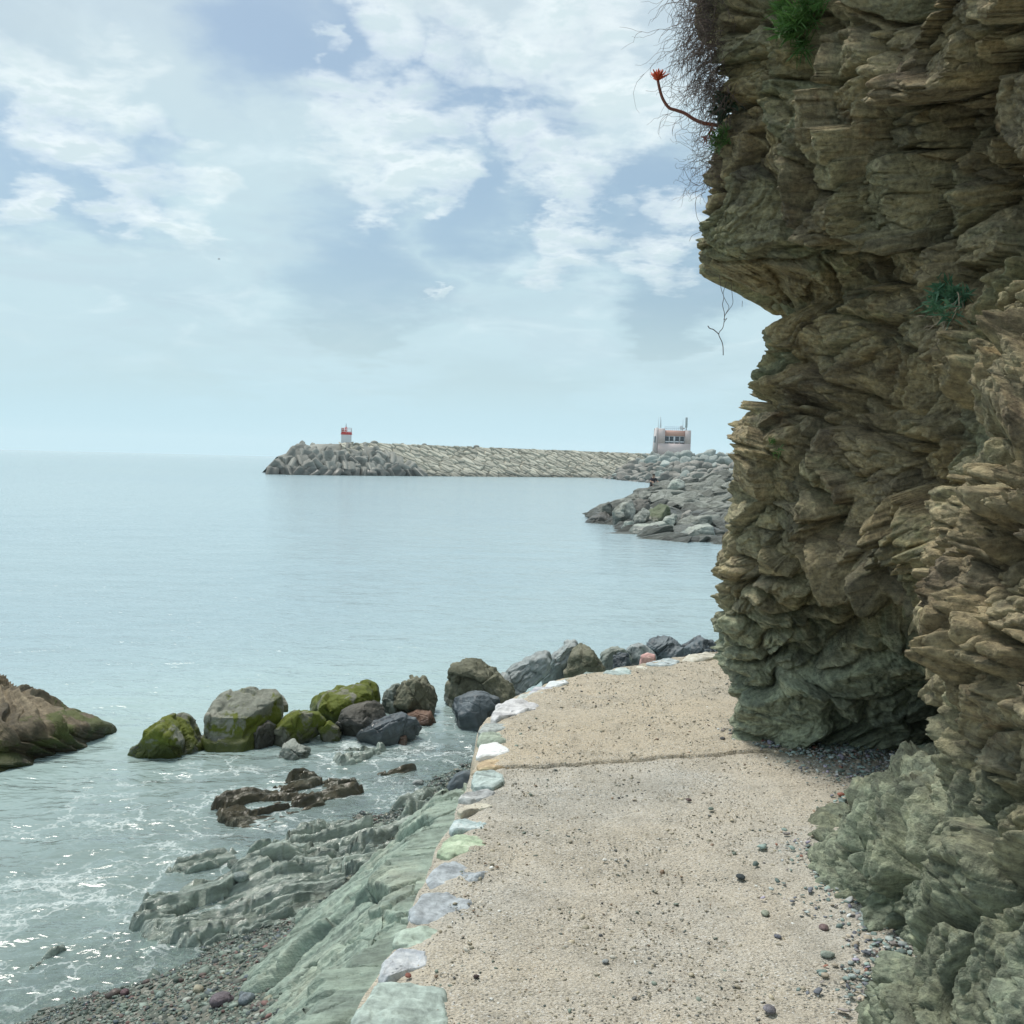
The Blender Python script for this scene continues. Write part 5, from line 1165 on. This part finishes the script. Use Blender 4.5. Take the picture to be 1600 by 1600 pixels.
# ---------------------------------------------------------------- bird far off in the sky
bp = atY(342, 405, 190.0)
bd = empty('bird', tuple(bp)); tag(bd, 'tiny dark bird flying alone in the sky above the sea', 'bird'); bd.rotation_euler = (0, 0, .5)
bm_ = plain('dark_feathers', (.06, .06, .065), .8)
b = MB(); b.tube([(-.22, 0, 0), (-.12, 0, .01), (0, 0, .015), (.12, 0, .01), (.19, 0, .02), (.25, 0, .015)], [.008, .045, .06, .045, .035, .008], 8); b.build('body', bm_, bd, True)
for s_ in (-1, 1):
    P_ = []
    for k in range(6):
        f = k / 5; P_ += [(.06 - .05 * f, s_ * f * .5, .02 + .10 * math.sin(f * 2.6)), (-.07 - .04 * f + .06 * f * f, s_ * f * .5, .015 + .10 * math.sin(f * 2.6))]
    P_ = np.array(P_); P2 = P_ - np.array([0, 0, .012]); q = [(2 * i, 2 * i + 1, 2 * i + 3, 2 * i + 2) for i in range(5)]
    b = MB(); b.add(np.concatenate([P_, P2]), q + [tuple(j + 12 for j in r_[::-1]) for r_ in q] + [(0, 2, 14, 12)] + [(2 * i, 2 * i + 2, 2 * i + 14, 2 * i + 12) for i in range(1, 5)] + [(2 * i + 1, 2 * i + 13, 2 * i + 15, 2 * i + 3) for i in range(5)] + [(10, 11, 23, 22)])
    b.build('wing', bm_, bd)

# ---------------------------------------------------------------- plants on the cliff
rng = np.random.RandomState(77)
twig_m = plain('dry_twig', (.13, .095, .08), .8, var=.2, scale=30); twig_p = plain('pale_dry_root', (.42, .34, .25), .8, var=.2, scale=30)
def strand(start, d0, length, n, wig, grav, r0, mb, fork=0.0):
    p_ = np.array(start, float); d_ = np.array(d0, float); d_ /= np.linalg.norm(d_); pts = [p_.copy()]
    for k in range(n):
        d_ = d_ + rng.normal(0, wig, 3) + np.array([0, 0, -grav]); d_ /= np.linalg.norm(d_); p_ = p_ + d_ * length / n; pts.append(p_.copy())
        if fork and rng.rand() < fork and k > 1: strand(p_, d_ + rng.normal(0, .7, 3), length * rng.uniform(.2, .45), max(3, n // 2), wig, grav, r0 * .7, mb, 0)
    mb.tube(pts, np.linspace(r0, r0 * .45, len(pts)), 3, caps=False)
sh = MB()
for i in range(430):
    f = rng.rand(); u = np.interp(f, [0, .4, .8, 1], [1128, 1112, 1128, 1140]) + rng.normal(0, 9); v = -40 + 205 * f + rng.normal(0, 8)
    s_ = atY(u, v, 5.95 + rng.normal(0, .14))
    strand(s_, (-1.0 + rng.normal(0, .3), rng.normal(0, .5) - .1, .55 - .9 * f + rng.normal(0, .3)), rng.uniform(.22, .42) * (1 - .25 * f), 13, .30, .16, .0021, sh, .08)
for i in range(46):
    f = rng.rand(); s_ = atY(1105 + 15 * f, -20 + 170 * f, 5.95)
    strand(s_, (-1, rng.normal(0, .4), .6 - f + rng.normal(0, .3)), rng.uniform(.40, .60), 16, .36, .10, .0018, sh, .12)
o = sh.build('dry_shrub', twig_m, None, True); tag(o, 'dense dry brown shrub of fine twigs hanging from the cliff edge at the top', 'shrub')
sh = MB()
for i in range(95):
    s_ = atY(1120 + rng.normal(0, 6), 195 + 90 * rng.rand(), 5.95 + rng.normal(0, .1))
    strand(s_, (-1, rng.normal(0, .5), .2 + rng.normal(0, .35)), rng.uniform(.10, .36), 12, .42, .09, .0016, sh, .15)
o = sh.build('dry_twigs', twig_m, None, True); tag(o, 'sparse tangle of thin bare twigs below the orange flower', 'twigs')
def px_tube(mb, pts, Y, r, jy=.0):
    P_ = [atY(u, v, Y + jy * math.sin(i * 1.7)) for i, (u, v) in enumerate(pts)]
    P_ = np.array(P_); tt2 = np.arange(len(P_)); nn = np.linspace(0, len(P_) - 1, len(P_) * 4)
    P3 = catmull(P_, nn) if len(P_) > 2 else P_; mb.tube(P3, np.linspace(r[0], r[1], len(P3)), 5)
sh = MB(); YT = 5.9
px_tube(sh, [(1124, 430), (1127, 452), (1131, 464), (1129, 476), (1132, 490), (1131, 505), (1129, 513), (1123, 522), (1129, 537), (1130, 555)], YT, (.0016, .0026), .02)
px_tube(sh, [(1123, 522), (1115, 515), (1109, 513), (1106, 509)], YT, (.003, .0028))
px_tube(sh, [(1136, 440), (1130, 458), (1134, 470), (1139, 480), (1134, 490), (1131, 500), (1136, 497), (1131, 504)], YT, (.0016, .0014), .02)
px_tube(sh, [(1142, 440), (1144, 460), (1145, 474), (1139, 484), (1133, 492)], YT, (.0015, .0015), .02)
px_tube(sh, [(1160, 470), (1159.5, 480)], YT, (.0015, .001))
o = sh.build('hanging_twig', twig_m, None, True); tag(o, 'thin bare forked twig hanging below the overhang against the sky', 'twig')
sh = MB()
px_tube(sh, [(1103, 300), (1089, 308), (1087, 325), (1090, 342), (1097, 350)], 5.95, (.0016, .001)); px_tube(sh, [(1096, 362), (1082, 368), (1077, 377)], 5.95, (.0014, .001))
px_tube(sh, [(1092, 290), (1078, 282), (1068, 262)], 5.95, (.0016, .001))
o = sh.build('root_hairs', twig_m, None, True); tag(o, 'few curved root hairs sticking out left of the overhang', 'roots')
# flowering succulent
YF = 5.85; base_ = atY(1118, 190, YF)
fl = empty('succulent', tuple(base_)); tag(fl, 'succulent with one orange red flower on a long curved stalk', 'succulent')
def rel(name, mb, mat, par, root): 
    o = mb.build(name, mat, par, True); o.location = -Vector(root.location); return o
sh = MB(); px_tube(sh, [(1122, 196), (1110, 194), (1098, 192), (1084, 186), (1070, 177), (1056, 172), (1045, 168), (1036, 155), (1031, 140), (1028, 126)], YF, (.011, .008)); rel('stalk', sh, plain('reddish_stalk', (.20, .07, .045), .7, var=.2, scale=40), fl, fl)
sh = MB(); tip = atY(1028, 126, YF)
for i in range(34):
    a = rng.rand() * 6.28; sp_ = rng.rand() ** .6; d_ = np.array([math.cos(a) * sp_ * .95, math.sin(a) * sp_ * .95, 1 - .35 * sp_]); ln = rng.uniform(.045, .075)
    P_ = [tip, tip + d_ * ln * .5, tip + d_ * ln + np.array([0, 0, -.004])]; sh.tube(P_, [.003, .006, .003], 5)
rel('flower', sh, plain('orange_red_petals', (.60, .085, .03), .6, var=.2, scale=60), fl, fl)
def blades(mb, c, n_, ln, wd, up=.3, nrm=(-1, -.3, 0), spread_=.9, curl=.25):
    nrm = np.array(nrm, float)
    for i in range(n_):
        d_ = nrm * rng.uniform(.3, 1) + rng.normal(0, spread_, 3) + np.array([0, 0, up]); d_ /= np.linalg.norm(d_); L_ = ln * rng.uniform(.5, 1.1)
        sd_ = np.cross(d_, rng.normal(size=3)); sd_ /= np.linalg.norm(sd_); w2_ = wd * rng.uniform(.6, 1.2)
        c_ = np.array(c) + rng.normal(0, 1, 3) * np.array([.4, .4, .4]) * ln * .5
        k = np.array([0, .35, .7, 1.0]); mid = c_ + d_ * L_ * k[:, None] + np.array([0, 0, -curl]) * L_ * (k ** 2)[:, None]
        ww = np.array([.5, 1, .8, .08]) * w2_ / 2; co = np.stack([mid - sd_ * ww[:, None], mid + sd_ * ww[:, None]], 1).reshape(-1, 3)
        mb.add(co, [(0, 1, 3, 2), (2, 3, 5, 4), (4, 5, 7, 6)])
def leaf_mat(name, c1, c2):
    m, t = newmat(name); pos = t.n('ShaderNodeNewGeometry').outputs['Position']
    c = t.mix(t.noise(pos, 30, 3, .6), c1, c2)
    a = t.n('ShaderNodeBsdfPrincipled', {'Base Color': c, 'Roughness': .5}).outputs[0]; b_ = t.n('ShaderNodeBsdfTranslucent', {'Color': c}).outputs[0]
    finish(t, t.n('ShaderNodeMixShader', {0: .3, 1: a, 2: b_}).outputs[0]); return m
grn = leaf_mat('fresh_green_leaf', (.05, .13, .03), (.15, .30, .08)); blg = leaf_mat('blue_green_leaf', (.07, .17, .10), (.16, .33, .20)); dkg = leaf_mat('dark_succulent_leaf', (.02, .05, .03), (.06, .10, .05)); rdl = leaf_mat('red_dry_leaf', (.22, .05, .03), (.35, .10, .05))
sh = MB(); c_ = atY(1128, 178, 5.85)
for k in range(3): blades(sh, c_ + np.array([.02 * k, 0, .03 * k]), 14, .11, .026, .2, (-.3, -.6, 0), .6, .1)
rel('leaves', sh, dkg, fl, fl)
sh = MB(); blades(sh, atY(1112, 200, 5.83), 16, .06, .010, -.3, (-.6, -.4, -.4), .6, .5); blades(sh, atY(1102, 215, 5.83), 12, .04, .009, -.3, (-.6, -.4, -.4), .6, .5); rel('dry_leaves', sh, rdl, fl, fl)
def tuft(label, centers, n_, ln, wd, mat, cat='plant', out=.03):
    mb = MB()
    for (u, v) in centers:
        c0_, n0_ = on_cliff(*centers[0]); c_, n2_ = on_cliff(u, v)
        if abs(c_[1] - c0_[1]) > .35: c_ = atY(u, v, c0_[1])
        c_ = c_ + n2_ * out; blades(mb, c_, n_, ln, wd, .25, n2_ + np.array([0, -.5, 0]), .75, .15)
    o = mb.build('cliff_plant', mat, None, True); return tag(o, label, cat)
tuft('large bright green feathery plant at the very top of the cliff', [(1225, 15), (1240, 35), (1256, 10), (1270, 25), (1245, 60), (1285, 5), (1228, 40), (1262, 50), (1255, 78)], 85, .10, .0075, grn)
mb = MB()
for (u, v) in ((1126, 212), (1132, 222), (1120, 228), (1130, 205), (1117, 218)): blades(mb, atY(u, v, 5.78), 55, .06, .0055, .25, (-.6, -.6, .2), .75, .15)
o = mb.build('cliff_plant', grn, None, True); tag(o, 'small green tuft at the cliff edge under the succulent', 'plant')
tuft('blue green plant growing out of the cliff face at the right', [(1470, 462), (1485, 455), (1500, 465), (1480, 480), (1495, 485), (1475, 445), (1510, 460), (1490, 470)], 42, .085, .0085, blg)
tuft('tiny green sprig low on the cliff near the horizon line', [(1215, 700), (1208, 694)], 26, .045, .006, grn)
mb = MB()
for i in range(16):
    c_, n2_ = on_cliff(1505, 470); c_ = c_ + rng.normal(0, .02, 3); strand(c_ + n2_ * .04, n2_ * .5 + np.array([rng.normal(0, .5), rng.normal(0, .5), -.7]), rng.uniform(.10, .24), 9, .28, .08, .0032, mb)
o = mb.build('dry_roots', twig_p, None, True); tag(o, 'bunch of pale dry roots hanging beside the blue green plant', 'roots')

# ---------------------------------------------------------------- sea haze
b = MB(); b.box((0, 50, 19.5), (6500, 5300, 57)); hm, t = newmat('haze_air')
hv = t.n('ShaderNodeVolumePrincipled', {'Color': (.90, .96, .99, 1), 'Density': .0002, 'Anisotropy': .0})
t.nt.links.new(hv.outputs[0], t.n('ShaderNodeOutputMaterial').inputs['Volume'])
o = b.build('haze', hm); tag(o, kind='stuff')
